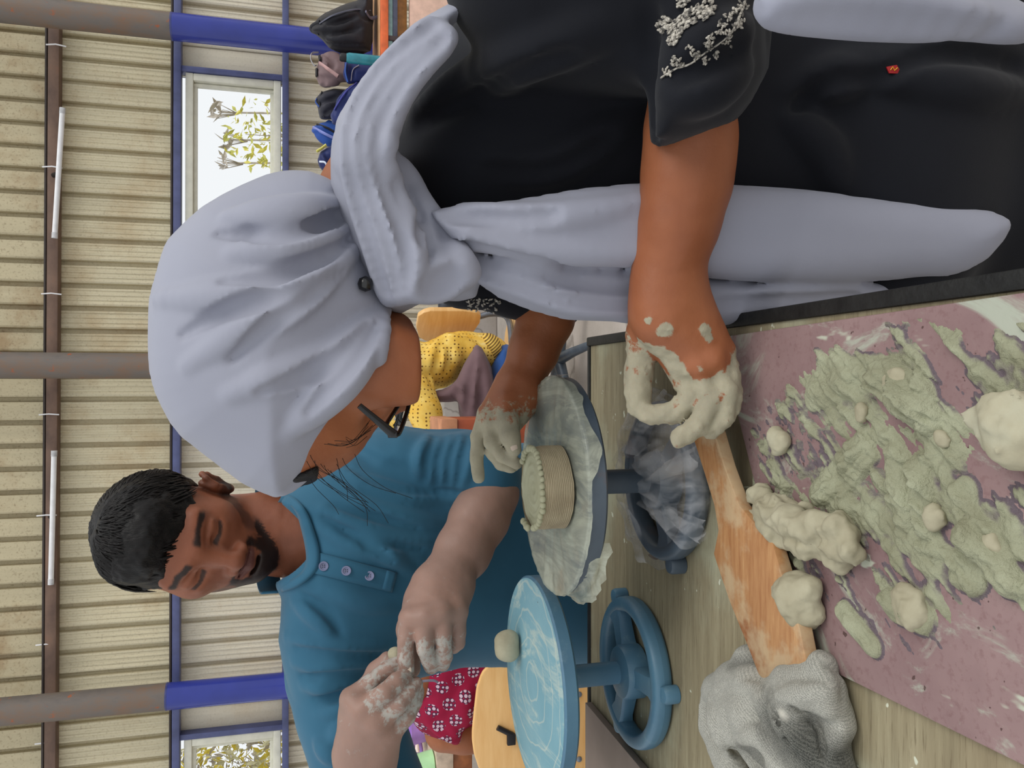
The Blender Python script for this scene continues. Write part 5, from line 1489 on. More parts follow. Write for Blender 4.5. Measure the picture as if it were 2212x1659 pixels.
def kdark(v):
    d1 = near_path(v, [Z(1700, 1560, .03), Z(1740, 1625, .04), Z(1760, 1690, .04)], .022); d2 = near_path(v, [Z(1662, 1500, .03), Z(1700, 1545, .04), Z(1730, 1560, .03)], .007)
    d3 = near_path(v, [Z(1612, 1455, .02), Z(1625, 1475, .02)], .014); d4 = near_path(v, [Z(1800, 1640, .02), Z(1790, 1700, .02)], .02); d5 = near_path(v, [Z(1640, 1620, .03), Z(1690, 1680, .03)], .016)
    d6 = near_path(v, [Z(1775, 1575, .01)], .016)
    return np.clip(1.25 - np.minimum.reduce([d1, d2, d3, d4, d5, d6]), 0, 1) ** .6 * .95
def kline(v):
    return np.clip(1.2 - np.minimum(near_path(v, [Z(1688, 1540, .045), Z(1730, 1600, .05), Z(1765, 1660, .05)], .0035), near_path(v, [Z(1655, 1580, .045), Z(1700, 1640, .05)], .003)), 0, 1)
kc = solid_obj('knitted_cloth', Sk, KNIT, None, {'dark': kdark, 'line': kline}); tag(kc, 'crumpled grey and white knitted rag under the paddle blade', 'cloth')

# ---- smeared clay on the board
hull = np.array([PZ(a, b, BZ)[:2] for a, b in ((1640, 960), (1660, 880), (1720, 800), (1800, 770), (1900, 745), (2000, 735), (2100, 720), (2230, 690), (2330, 800), (2330, 1500), (2230, 1330), (2100, 1345), (2060, 1290), (1960, 1350), (1920, 1400), (1850, 1350), (1790, 1260), (1700, 1170), (1650, 1060))])
h = .0011; lo = hull.min(0) - .012; hi = np.minimum(hull.max(0) + .012, [TX1 - .01, 9]); nx, ny = ((hi - lo) / h).astype(int)
X, Yy = np.meshgrid(lo[0] + h * np.arange(nx), lo[1] + h * np.arange(ny), indexing='ij')
sd = poly_sd(hull, X, Yy)
ca, sa = math.cos(.9), math.sin(.9); U = X * ca + Yy * sa; W_ = -X * sa + Yy * ca
big = fbm(X * 22, Yy * 22, 1.0, 4); str_ = fbm(U * 30, W_ * 140, 2.0, 4); fine = fbm(X * 150, Yy * 150, 3.0, 3); med = fbm(X * 60, Yy * 60, 5.0, 3)
cov = np.clip(-sd / .022, -3, .62) + .85 * big + .95 * str_ + .30 * fine
Hh = np.clip(cov - .45, 0, 1.6) ** 1.2 * .0016 * .55 + np.clip(cov - .3, 0, 1) * (.0014 * np.clip(str_ + .2, 0, 2) + .0030 * np.clip(med + .1, 0, 2) ** 2 + .0011 * fine)
# thick combed swipe and mounds
def sw(a, b, r): 
    A_ = PZ(*a, BZ)[:2]; B_ = PZ(*b, BZ)[:2]; e = B_ - A_; t = np.clip(((X - A_[0]) * e[0] + (Yy - A_[1]) * e[1]) / (e @ e), 0, 1)
    return np.hypot(X - A_[0] - t * e[0], Yy - A_[1] - t * e[1]) / r, t
for a, b, r, hgt in (((1765, 1070), (1860, 960), .009, .0050), ((1795, 1075), (1880, 965), .006, .0045), ((1830, 1060), (1890, 985), .005, .004), ((1935, 985), (1960, 1120), .009, .0045), ((1990, 1010), (2010, 1130), .010, .006), ((1830, 1320), (1890, 1395), .009, .005), ((1920, 820), (1990, 860), .016, .007), ((1960, 870), (2010, 900), .012, .006), ((1760, 860), (1830, 830), .012, .003), ((1945, 1310), (1990, 1330), .013, .006), ((2090, 1060), (2110, 1250), .010, .005), ((2130, 1160), (2180, 1250), .012, .006)):
    d, t = sw(a, b, r); g = np.clip(1 - d ** 2, 0, 1); Hh += hgt * g ** .6 * (1 + .5 * str_ + .3 * med)
    cov = np.maximum(cov, .3 + g)
Zs = np.clip(cov - .36, -.6, .35) * .0035 + np.where(cov > .36, Hh * sstep(.36, .7, cov), 0)
keep = Zs > -.0012
cell = keep[:-1, :-1] | keep[1:, :-1] | keep[:-1, 1:] | keep[1:, 1:]
used = np.zeros(keep.shape, bool)
for dx in (0, 1):
    for dy in (0, 1): used[dx:keep.shape[0] - 1 + dx, dy:keep.shape[1] - 1 + dy] |= cell
vid = np.full(keep.shape, -1, int); vid[used] = np.arange(used.sum())
Zz = BZ + np.maximum(Zs, -.0016)
vs_ = np.stack([X[used], Yy[used], Zz[used]], 1)
ci, cj = np.nonzero(cell); fs = np.stack([vid[ci, cj], vid[ci + 1, cj], vid[ci + 1, cj + 1], vid[ci, cj + 1]], 1)
me = fast_mesh('clay_smear', vs_, fs); at = me.attributes.new('thick', 'FLOAT', 'POINT'); at.data.foreach_set('value', np.clip(Zs[used] / .004, 0, 1).astype(np.float32))
M_ = Mat('smeared_clay', .7, .3)
wet = M_.noise(26, 5, .65, M_.coords((1, .35, 1), (0, 0, .9)))
c_ = M_.ramp(M_.noise(30, 5, .6), [(.3, (134, 133, 108)), (.7, (164, 166, 140))])
c_ = M_.mix(M_.math('MULTIPLY', M_.mask(M_.attr('thick'), .55, .15), M_.mask(wet, .44, .56)), c_, (102, 90, 96))
M_.color(c_); M_.bump(M_.noise(190, 4, .68), .85, .003)
sm_o = from_mesh('clay_smear', me, M_.m); tag(sm_o, 'pale green-grey wet clay smeared across the pinkish board', 'clay', kind='stuff')

# ---- clay lumps
def B_(px, py, z): return PZ(px, py, BZ + z)
GL_ = 'lumps of clay on the board'
SC_ = .74
cr = [(B_(1630, 1075, .014), B_(1668, 1090, .018), .012, .014, .006), (B_(1640, 1100, .02), B_(1700, 1130, .022), .013, .015, .006), (B_(1625, 1115, .016), B_(1665, 1140, .018), .010, .012, .005), (B_(1690, 1120, .018), B_(1750, 1150, .02), .015, .016, .006),
      (B_(1680, 1160, .014), B_(1740, 1180, .016), .012, .013, .005), (B_(1740, 1140, .018), B_(1800, 1140, .018), .014, .014, .006), (B_(1750, 1175, .015), B_(1825, 1185, .016), .013, .014, .005), (B_(1800, 1130, .014), B_(1828, 1160, .014), .012, .012, .005), (B_(1770, 1195, .010), B_(1815, 1212, .010), .011, .010, .005), (B_(1700, 1095, .008), B_(1730, 1100, .008), .009, .007, .004)]
cr = [(p[0] - np.array([0, 0, .004]), p[1] - np.array([0, 0, .004]), p[2] * SC_, p[3] * SC_, .0016) for p in cr]
mn = np.min([np.minimum(p[0], p[1]) for p in cr], 0) - .03; mx_ = np.max([np.maximum(p[0], p[1]) for p in cr], 0) + .03; mn[2] = BZ - .004
cuts = [(B_(1660, 1110, .036), B_(1730, 1125, .040), .004, .003, .004), (B_(1690, 1145, .036), B_(1790, 1160, .036), .004, .003, .004), (B_(1730, 1185, .03), B_(1800, 1190, .03), .003, .003, .004), (B_(1655, 1070, .034), B_(1675, 1078, .03), .006, .004, .003)]
clay_lump('clay_lump', 'long torn and folded lump of clay beside the paddle', cr, mn, mx_, .0016, (.0042, 75), GL_, cuts)
c = B_(1722, 1296, .012)
Sq = Solid(c - np.array([.045, .045, .02]), c + .045, .0014); Sq.ell(c, (.0185, .0150, .0150), .004)
Sq.cone(B_(1700, 1278, .010), B_(1750, 1272, .010), .010, .010, .010); Sq.cone(B_(1745, 1325, .007), B_(1762, 1322, .006), .008, .007, .008); Sq.cone(B_(1700, 1325, .008), B_(1740, 1335, .008), .009, .009, .008)
Sq.cone(B_(1770, 1262, .034), B_(1792, 1330, .028), .011, .011, .002, 'cut'); Sq.cone(B_(1685, 1250, .040), B_(1740, 1240, .040), .014, .014, .002, 'cut'); Sq.noise(.0024, 80, 4)
tag(solid_obj('clay_lump', Sq, CLAY), 'blocky lump of clay at the edge of the board near the paddle blade', 'clay', GL_)
def small(px, py, r, label, el=(1, 1, .8), z=.6, nzv=.0018):
    r = r * .72; c = B_(px, py, r * z); S = Solid(c - r * 2.2, c + r * 2.2, max(.0012, r / 11)); S.ell(c, np.array(el) * r, .003)
    rr = np.random.RandomState(int(px + py)); 
    for k in range(5): q = c + (rr.rand(3) - .5) * r * np.array([1.6, 1.6, .5]); S.ell(q, np.array([.5, .5, .4]) * r * (.7 + .6 * rr.rand()), r * .3)
    S.noise(r * .22, .9 / r, 4); o = solid_obj('clay_lump', S, CLAY); tag(o, label, 'clay', GL_)
small(1680, 960, .013, 'small pitted pinkish nub of clay on the board near the fingers')
small(1862, 890, .008, 'small smooth pellet of clay in the middle of the smear', (1.3, .8, .7))
small(1943, 842, .014, 'rough flattened clay mound near the right edge of the smear', (1.3, 1.2, .5), .4)
small(1963, 1310, .016, 'flattened clay pat at the lower left of the smear', (1.2, 1.1, .5), .4)
small(2035, 945, .007, 'tiny brown clay crumb in the smear beside the large chunk')
small(2020, 1120, .010, 'crumbly clay lump in the lower middle of the smear')
small(1935, 1075, .008, 'short curled clay scrap near the centre of the smear', (1.2, .7, .7))
small(2130, 1180, .012, 'broken clay clod toward the near end of the smear', (1, 1.2, .6), .5)
c = B_(2175, 925, .012)
Sb = Solid(c - np.array([.075, .055, .02]), c + .07, .002); Sb.ell(c, (.017, .014, .012), .01); Sb.cone(B_(2110, 900, .012), B_(2150, 905, .016), .008, .010, .010); Sb.cone(B_(2150, 950, .008), B_(2215, 972, .008), .009, .010, .010); Sb.cone(B_(2200, 905, .009), B_(2260, 930, .009), .010, .010, .012); Sb.cone(B_(2165, 915, .045), B_(2230, 930, .045), .012, .012, .01, 'cut'); Sb.noise(.0045, 55, 4)
tag(solid_obj('clay_lump', Sb, CLAY), 'large brown-edged chunk of clay at the near end of the board', 'clay', GL_)
# plastic scrap beside the paddle handle
vs_, fs = [], []
for i in range(16):
    t = i / 15; q = catmull(np.array([B_(1552, 980, .012), B_(1565, 1015, .018), B_(1585, 1050, .010), B_(1605, 1058, .008), B_(1612, 1048, .01)]), 4)[i]
    for j in range(6): u_ = j / 5 - .5; vs_.append(q + np.array([.010 * u_ * math.sin(math.pi * min(1, t + .15)), .006 * u_, .004 * math.sin(u_ * 8 + i * .9)]))
for i in range(15):
    for j in range(5): k = i * 6 + j; fs.append((k, k + 1, k + 7, k + 6))
tag(mesh_obj('plastic_scrap', vs_, fs, FILM_TOP), 'torn curl of clear plastic beside the paddle handle', 'plastic scrap')
# ================================================================== BACKGROUND THINGS
M_ = Mat('plywood_chair', .4, .4)
gr = M_.noise(1.0, 4, .6, M_.coords((8, 8, 60)))
M_.color(M_.ramp(gr, [(.3, (222, 170, 104)), (.7, (236, 192, 130))])); CHAIRPLY = M_.m
DARKPL = plain('dark_plastic', (44, 50, 62), .4, .5); CHROME = plain('grey_tube', (120, 126, 136), .25, .6, metal=.6); CASTOR = plain('castor_black', (26, 26, 30), .5)
SLATETUBE = plain('slate_tube', (74, 86, 98), .35, .5)

# ---- swivel chair with plywood back under the person in yellow
def panel(name, pts_px, Y, tvec, mat, parent, bend=0.0, ref=None):
    return prism(name, [P(a, b, Y) for a, b in pts_px], tvec, mat, parent, .008)
ych = P(1000, 720, 3.0)
cx_, cy_ = float(P(1240, 690, 3.05)[0]) - .16, 3.05
sch = empty('swivel_chair', (cx_, cy_, 0), 0, 'plywood swivel chair on a star base behind the person in yellow', 'chair')
bk = [(905, 722), (899, 700), (903, 676), (915, 668), (930, 664), (1000, 664), (1030, 668), (1039, 674), (1037, 690), (1022, 712), (1010, 724), (960, 730), (920, 730)]
prism('backrest', [P(a, b + 8, 3.02 + .12 * (b - 700) / 60) for a, b in bk], (.018, .012, 0), CHAIRPLY, sch, .006)
k0 = P(965, 672, 3.06); lathe('back_knob', [(.03, -.028), (.034, -.022), (.034, .022), (.03, .028)], (0, 0, 0), DARKPL, None, 20)
kb = bpy.context.scene.collection.objects[-1]; kb.parent = sch
kb.rotation_euler = (0, math.pi / 2, 0); kb.location = Vector((float(k0[0]) + .02 - cx_, float(k0[1]) - cy_, float(k0[2])))
tube('back_tube', catmull(np.array([P(1035, 684, 3.06), P(1060, 678, 3.06), P(1086, 680, 3.06), P(1098, 690, 3.06), P(1103, 712, 3.06), P(1106, 760, 3.06)]), 6), .012, CHROME, sch, 12)
sz = float(P(1112, 760, 3.05)[2])
prism('seat', [np.array([cx_ + .20 * math.cos(t) * (1 if abs(math.cos(t)) < .9 else .95), cy_ + .19 * math.sin(t), sz]) for t in np.linspace(0, 2 * math.pi, 20, endpoint=False)], (0, 0, -.018), CHAIRPLY, sch, .006)
lathe('gas_column', [(.026, .09), (.026, .28), (.018, .28), (.018, sz - .018)], (cx_, cy_, 0), DARKPL, sch, 20)
for k in range(5):
    a = math.radians(-8 + 72 * k + 180 * 0); d = np.array([math.cos(a), math.sin(a), 0]); c0 = np.array([cx_, cy_, 0])
    tube('base_leg', [c0 + np.array([0, 0, .11]) + d * .02, c0 + np.array([0, 0, .10]) + d * .14, c0 + np.array([0, 0, .075]) + d * .28], [.024, .019, .015], SLATETUBE, sch, 10)
    q = c0 + d * .28
    cs = lathe('castor', [(.006, -.02), (.024, -.018), (.026, 0), (.024, .018), (.006, .02)], (0, 0, 0), CASTOR, None, 18); cs.parent = sch
    cs.rotation_euler = (math.pi / 2, 0, a); cs.location = (float(q[0]) - cx_, float(q[1]) - cy_, .027)
    tube('castor_stem', [q + np.array([0, 0, .03]), q + np.array([0, 0, .08])], .008, CASTOR, sch, 8)

# ---- person in yellow
M_ = Mat('yellow_print', .8, .2)
vo = M_.node('ShaderNodeTexVoronoi'); vo.inputs['Scale'].default_value = 75; vo.inputs['Randomness'].default_value = .15; M_.L(M_.tc.outputs['Object'], vo.inputs['Vector'])
c_ = M_.ramp(M_.noise(14, 4), [(.35, (222, 172, 62)), (.6, (232, 198, 104)), (.75, (236, 222, 176))])
c_ = M_.mix(M_.mask(vo.outputs['Distance'], .30, .22), c_, (120, 84, 36)); M_.color(c_); YELLOW = M_.m
M_ = Mat('yellow_stripe', .8, .2); wv = M_.node('ShaderNodeTexWave'); wv.inputs['Scale'].default_value = 34; M_.L(M_.coords((1, .2, 1), (0, .75, 0)), wv.inputs['Vector'])
M_.color(M_.mix(M_.mask(wv.outputs['Fac'], .4, .6), (226, 190, 96), (120, 92, 46))); YSTRIPE = M_.m
MAUVE = m_cloth('mauve_cloth', (120, 96, 100), (102, 80, 84), .85); JEAN = m_cloth('blue_cotton', (52, 92, 156), (42, 78, 138), .8)
yp = empty('person', (cx_ - .05, 2.95, 0), 0, 'seated person in yellow dotted tunic and mauve shawl beyond the woman', 'person')
YY = 2.92
Sy = Solid((-.45, 2.60, .36), (.40, 3.25, 1.30), .008)
Sy.pillow([(890, 770), (905, 752), (926, 737), (941, 731), (963, 719), (1000, 716), (1024, 718), (1053, 720), (1077, 729), (1099, 746), (1105, 775), (1075, 800), (1058, 800), (1030, 800), (1000, 800), (982, 825), (965, 836), (936, 842), (924, 820), (905, 805)], YY, .11, .09, .02)
Sy.chain([J(880, 775, YY, .075), J(892, 800, YY - .06, .060), J(900, 850, YY - .12, .056), J(918, 890, YY - .16, .050), J(928, 925, YY - .18, .046)], .04)
for f_ in ([(955, 730), (960, 760), (945, 800)], [(960, 728), (985, 750), (980, 790)], [(950, 735), (935, 770), (925, 800)], [(965, 725), (1010, 745), (1040, 770)]): Sy.fold(f_, .016, .02, 'add', 8, .6)
for f_ in ([(957, 730), (972, 760), (965, 805)], [(952, 735), (948, 770), (935, 805)], [(962, 727), (1000, 755), (1010, 780)], [(905, 800), (925, 806), (935, 835)]): Sy.fold(f_, .010, .014, 'cut', 8, .3)
solid_obj('tunic', Sy, YELLOW, yp)
Sy3 = Solid((-.30, 2.70, .40), (.35, 3.25, .80), .008)
Sy3.pillow([(1040, 722), (1054, 719), (1078, 728), (1100, 745), (1106, 772), (1085, 772), (1064, 790), (1050, 762), (1042, 748)], YY - .03, .10, .06, .02); solid_obj('tunic_hem', Sy3, YSTRIPE, yp)
Sy4 = Solid((-.45, 2.55, .30), (.35, 3.20, .90), .008)
Sy4.pillow([(1029, 742), (1043, 754), (1060, 790), (1070, 840), (1080, 900), (1078, 960), (1024, 960), (1000, 930), (994, 905), (989, 864), (970, 869), (941, 868), (933, 847), (960, 840), (972, 834), (987, 820), (1004, 783)], YY - .10, .06, .05, .02)
for f_ in ([(1030, 750), (1030, 800), (1020, 860), (1020, 920)], [(1040, 770), (1050, 830), (1050, 900)], [(985, 830), (1000, 850), (1005, 880)]): Sy4.fold(f_, .018, .02, 'add', 8, .6)
for f_ in ([(1022, 770), (1015, 830), (1008, 890)], [(1040, 790), (1038, 850), (1036, 910)], [(978, 840), (990, 858)]): Sy4.fold(f_, .011, .014, 'cut', 8, .3)
solid_obj('shawl', Sy4, MAUVE, yp)
Sy5 = Solid((-.50, 2.60, .02), (.40, 3.25, .66), .010)
Sy5.pillow([(1075, 745), (1100, 745), (1125, 790), (1120, 900), (1112, 960), (1060, 960), (1055, 830), (1062, 780)], YY - .03, .12, .08, .03)
for s in (-1, 1): Sy5.chain([(P(1085, 900, YY) + np.array([0, s * .08, 0]), .08), (np.array([-.30, YY + s * .09, .44]), .07), (np.array([-.30, YY + s * .09, .06]), .05)], .04)
solid_obj('trousers', Sy5, JEAN, yp)
Sy6 = Solid((-.45, 2.55, .60), (.30, 3.15, 1.45), .008)
Sy6.ell(P(745, 775, YY), (.085, .08, .115), .01); Sy6.cone(P(800, 770, YY), P(890, 775, YY), .05, .06, .03)
Sy6.chain([J(926, 920, YY - .18, .034), J(940, 960, YY - .19, .030), J(950, 1000, YY - .20, .032), J(955, 1030, YY - .2, .02)], .02)
zf = lambda v: np.zeros(len(v))
solid_obj('body', Sy6, SKIN_W, yp, {'clay': zf, 'hair': zf, 'lip': zf, 'dust': zf})
Sy7 = Solid((-.15, 2.75, .98), (.25, 3.15, 1.45), .008); Sy7.ell(P(735, 768, YY + .01), (.094, .092, .118), .01); Sy7.cone(P(760, 745, YY + .02), P(850, 740, YY + .05), .05, .04, .03)
solid_obj('hair', Sy7, HAIRM, yp)

# ---- small reddish wooden box stool in front of that person
zb_ = P(950, 903, 2.30)
rb = empty('wooden_block', (zb_[0], 2.30, 0), 0, 'reddish wooden post end beside the yellow sleeve', 'post')
p0 = P(950, 904, 2.30); p1 = P(986, 904, 2.30); p2 = P(1013, 931, 2.30); 
box('block_top', (float(P(950, 960, 2.30)[0]), 2.28, float(P(986, 904, 2.30)[2])), (float(p0[0]), 2.48, float(p0[2])), plain('pale_redwood', (192, 134, 100), .5, var=.1, scale=20), rb, .004)
box('block_body', (float(P(950, 960, 2.30)[0]), 2.285, 0), (float(p0[0]) - .002, 2.475, float(P(986, 904, 2.30)[2])), plain('redwood', (150, 72, 44), .5, var=.15, scale=14), rb, .004)

# ---- person in red, seen from behind
M_ = Mat('red_print', .85, .2)
tcm = M_.coords((1, 1, 1))
vo = M_.node('ShaderNodeTexVoronoi'); vo.inputs['Scale'].default_value = 24; vo.inputs['Randomness'].default_value = .06; M_.L(M_.coords((1, 0, 1), (0, .4, 0)), vo.inputs['Vector'])
v2 = M_.node('ShaderNodeTexVoronoi'); v2.inputs['Scale'].default_value = 96; v2.inputs['Randomness'].default_value = .3; M_.L(M_.coords((1, 0, 1)), v2.inputs['Vector'])
inblob = M_.mask(vo.outputs['Distance'], .38, .34); dots = M_.mask(v2.outputs['Distance'], .42, .34)
c_ = M_.ramp(M_.noise(10, 4), [(.3, (132, 20, 52)), (.7, (160, 30, 66))])
c_ = M_.mix(M_.math('MULTIPLY', inblob, M_.mask(v2.outputs['Distance'], .56, .5)), c_, (60, 34, 62)); c_ = M_.mix(M_.math('MULTIPLY', inblob, dots), c_, (206, 176, 190))
M_.color(c_); REDP = M_.m
rp_ = empty('person', (-.75, 2.2, 0), 0, 'person in red printed top seated with back to us on the plywood chair', 'person')
RY = 1.99
Sp = Solid((-1.05, 1.82, .42), (-.28, 2.30, 1.10), .007)
Sp.pillow([(907, 1380), (907, 1442), (906, 1475), (905, 1503), (895, 1530), (890, 1547), (895, 1564), (911, 1581), (936, 1597), (961, 1608), (982, 1617), (995, 1616), (1001, 1600), (1008, 1580), (1040, 1560), (1200, 1560), (1260, 1540), (1260, 1330), (1000, 1330), (930, 1340)], RY, .10, .08, .01)
for f_ in ([(1000, 1500), (985, 1545), (975, 1590)], [(930, 1560), (960, 1575), (990, 1600)], [(1010, 1480), (1005, 1530), (1000, 1570)]): Sp.fold(f_, .016, .016, 'add', 8, .6)
Sp.fold([(940, 1560), (965, 1590), (990, 1605)], .008, .01, 'cut', 8, .3)
solid_obj('top', Sp, REDP, rp_)
Sq_ = Solid((-1.15, 1.70, .40), (-.28, 2.35, 1.32), .007)
Sq_.cone(P(960, 1440, RY), P(890, 1420, RY - .01), .055, .055, .02); Sq_.ell(P(760, 1410, RY), (.085, .09, .115), .02)
Sq_.chain([J(960, 1580, RY, .05), J(1003, 1588, RY - .01, .042), J(1018, 1590, RY + .02, .038), J(1010, 1570, RY + .20, .03)], .02)
Sq_.cone(P(900, 1475, RY - .03), P(920, 1420, RY - .03), .045, .05, .02)
solid_obj('body', Sq_, SKIN_W, rp_, {'clay': zf, 'hair': zf, 'lip': zf, 'dust': zf})
Sq2 = Solid((-.72, 1.80, .95), (-.28, 2.25, 1.38), .008); Sq2.ell(P(750, 1408, RY - .015), (.094, .098, .12), .01); solid_obj('hair', Sq2, HAIRM, rp_)
tube('neck_string', catmull(np.array([P(893, 1478, RY - .10), P(910, 1472, RY - .115), P(935, 1470, RY - .12), P(946, 1474, RY - .12)]), 5), .003, plain('grey_string', (110, 106, 120), .8), rp_, 6)
Sq3 = Solid((-1.05, 1.84, .02), (-.45, 2.62, .72), .010)
for s in (-1, 1): Sq3.chain([(np.array([-.78 + s * .09, 2.02, .545]), .085), (np.array([-.78 + s * .1, 2.42, .54]), .07), (np.array([-.78 + s * .1, 2.46, .06]), .05)], .04)
Sq3.ell((-.78, 2.0, .57), (.16, .12, .11), .04); solid_obj('skirt', Sq3, m_cloth('dark_skirt', (34, 28, 36)), rp_)

# ---- plywood chair behind the man
pc_ = empty('plywood_chair', (-.98, 1.75, 0), 0, 'honey plywood chair with a rounded backrest left of the man', 'chair')
CY = 1.72
back = [(1054, 1441), (1044, 1452), (1039, 1462), (1031, 1486), (1026, 1530), (1021, 1580), (1021, 1600), (1025, 1630), (1036, 1664), (1056, 1690), (1100, 1705), (1250, 1705), (1286, 1690), (1292, 1660), (1292, 1470), (1284, 1446), (1260, 1436), (1090, 1432)]
bo = prism('backrest', [P(a, b, CY) for a, b in back], (0, .014, 0), CHAIRPLY, pc_, .005)
sl0 = P(1080, 1560, CY); 
tube('handle_slot', [P(1075, 1572, CY - .004), P(1108, 1588, CY - .004)], .006, CASTOR, pc_, 8)
box('bracket', (float(P(1110, 1606, CY)[0]), CY - .010, float(P(1112, 1590, CY)[2])), (float(P(1110, 1582, CY)[0]), CY - .0005, float(P(1094, 1590, CY)[2])), CASTOR, pc_, .002)
for (a, b) in ((1251, 1500), (1251, 1640)): 
    q = P(a, b, CY); l_ = lathe('bolt', [(.002, -.002), (.006, -.001), (.007, .002)], (0, 0, 0), CHROME, None, 16); l_.parent = pc_; l_.rotation_euler = (-math.pi / 2, 0, 0); l_.location = (float(q[0]) + .98, float(q[1]) - 1.75 - .001, float(q[2]))
xl, xr = float(P(1150, 1690, CY)[0]), float(P(1150, 1450, CY)[0])
for x in (xl + .03, xr - .03):
    tube('back_leg', [np.array([x, CY + .03, float(P(1060, 1560, CY)[2])]), np.array([x, CY + .03, .44]), np.array([x, CY - .02, .012])], .011, CHROME, pc_, 10)
    tube('front_leg', [np.array([x, CY + .04, .425]), np.array([x, CY + .40, .425]), np.array([x, CY + .43, .012])], .011, CHROME, pc_, 10)
prism('seat', [np.array([x, y, .45]) for x, y in ((xl, CY + .05), (xr, CY + .05), (xr + .01, CY + .42), (xl - .01, CY + .42))], (0, 0, -.014), CHAIRPLY, pc_, .005)

# ---- side table with mug and tumbler
TYb = 2.40
zt1 = float(P(943, 1600, TYb)[2]); zt2 = float(P(980, 1600, TYb)[2]); zt3 = float(P(1008, 1600, TYb)[2])
xr_ = float(P(960, 1500, TYb)[0])
st = empty('side_table', (xr_ - .5, TYb + .3, 0), 0, 'wooden side table with a pale top edge at the lower left of the frame', 'table')
box('table_top', (xr_ - 1.2, TYb, zt2), (xr_, TYb + .6, zt1), plain('pale_top', (190, 170, 150), .5), st, .004)
box('apron', (xr_ - 1.18, TYb + .01, zt3 - .02), (xr_ - .01, TYb + .58, zt2), plain('brown_apron', (146, 88, 52), .55, var=.15), st, .004)
for x in (xr_ - 1.14, xr_ - .06):
    for y in (TYb + .06, TYb + .52): box('leg', (x - .025, y - .025, 0), (x + .025, y + .025, zt3 - .02), plain('brown_leg', (60, 44, 36), .6), st, .004)
PURPLE = plain('purple_plastic', (168, 126, 206), .3, .5, var=.05); GREEN = plain('mint_plastic', (176, 222, 168), .35, .5, var=.04); CREAMC = plain('cream_glaze', (226, 206, 196), .4)
mc = P(905, 1575, TYb + .20); mr = 33 * mpp(885, 1575, TYb + .20); mz0 = zt1 + .001; mz1 = float(P(885, 1575, TYb + .20)[2])
mug = empty('purple_mug', (mc[0], mc[1], mz0), 0, 'lilac plastic mug with a loop handle on the side table', 'mug')
lathe('cup', [(.004, 0), (mr * .78, 0), (mr * .82, .006), (mr * .97, mz1 - mz0 - .004), (mr, mz1 - mz0), (mr * .92, mz1 - mz0), (mr * .76, .006), (.004, .005)], (mc[0], mc[1], mz0), PURPLE, mug, 36, 40)
hx = mc[0] - mr * .85
tube('handle', catmull(np.array([[hx, mc[1] - .01, mz0 + (mz1 - mz0) * .8], [hx - .028, mc[1] - .012, mz0 + (mz1 - mz0) * .78], [hx - .034, mc[1] - .012, mz0 + (mz1 - mz0) * .45], [hx - .026, mc[1] - .012, mz0 + .016], [hx + .004, mc[1] - .01, mz0 + .02]]), 5), .006, PURPLE, mug, 10)
cc = P(918, 1622, TYb + .34); ch = empty('cream_cup', (cc[0], cc[1], zt1 + .001), 0, 'cream fluted cup behind the lilac mug', 'cup')
rr_ = 24 * mpp(918, 1622, TYb + .34); h_ = float(P(897, 1610, TYb + .34)[2]) - zt1 - .001
pr = []
vs_, fs = lathe_data([(.003, 0), (rr_ * .8, 0), (rr_, h_ * .7), (rr_ * .97, h_), (rr_ * .85, h_), (rr_ * .7, .01), (.003, .008)], 40, (cc[0], cc[1], zt1 + .001))
vs_ = [(cc[0] + (q[0] - cc[0]) * (1 + .06 * math.cos(10 * math.atan2(q[1] - cc[1], q[0] - cc[0]))), cc[1] + (q[1] - cc[1]) * (1 + .06 * math.cos(10 * math.atan2(q[1] - cc[1], q[0] - cc[0]))), q[2]) for q in vs_]
mesh_obj('cup_wall', vs_, fs, CREAMC, ch)
tc_ = P(900, 1664, TYb + .05); tz1 = float(P(838, 1650, TYb + .05)[2]); tz0 = zt1 + .001
tu = empty('green_tumbler', (tc_[0], tc_[1], tz0), 0, 'upturned mint green tumbler at the edge of the side table', 'tumbler')
ro = 38 * mpp(955, 1660, TYb + .05)
lathe('tumbler_wall', [(ro * .9, 0), (ro, .003), (ro * .98, .012), (ro * .62, tz1 - tz0 - .004), (ro * .56, tz1 - tz0), (.004, tz1 - tz0)], (tc_[0], tc_[1], tz0), GREEN, tu, 40, 40)
lathe('foot_rim', [(ro * .60, tz1 - tz0 - .002), (ro * .62, tz1 - tz0 + .004), (ro * .62, tz1 - tz0 + .012), (ro * .5, tz1 - tz0 + .012)], (tc_[0], tc_[1], tz0), WHITE, tu, 32)

# ---- rack with bags at the right
BYY = 3.35
zs = lambda px: float(P(px, 60, BYY - .05)[2])
xl_ = float(P(830, 420, BYY)[0])
rk = empty('bag_rack', (xl_ + .6, BYY + .15, 0), 0, 'wooden rack with an orange front rail carrying the bags', 'rack')
box('front_rail', (xl_, BYY - .07, zs(838)), (xl_ + 1.3, BYY - .03, zs(822)), plain('orange_rail', (216, 104, 58), .5, var=.12, scale=18), rk, .004)
box('shelf_board', (xl_, BYY - .03, zs(834)), (xl_ + 1.3, BYY + .34, zs(824)), plain('shelf_ply', (196, 150, 110), .6), rk, .003)
box('teal_rail', (xl_ + .05, BYY - .055, zs(848)), (xl_ + 1.3, BYY - .03, zs(838)), plain('pale_teal', (130, 160, 160), .5), rk, .003)
box('slate_rail', (xl_ + .05, BYY - .05, zs(859)), (xl_ + 1.3, BYY - .02, zs(848)), plain('slate_rail', (84, 86, 106), .5), rk, .003)
box('back_panel', (xl_ + .05, BYY + .02, zs(884)), (xl_ + 1.3, BYY + .04, zs(859)), plain('amber_panel', (196, 140, 82), .5), rk, .003)
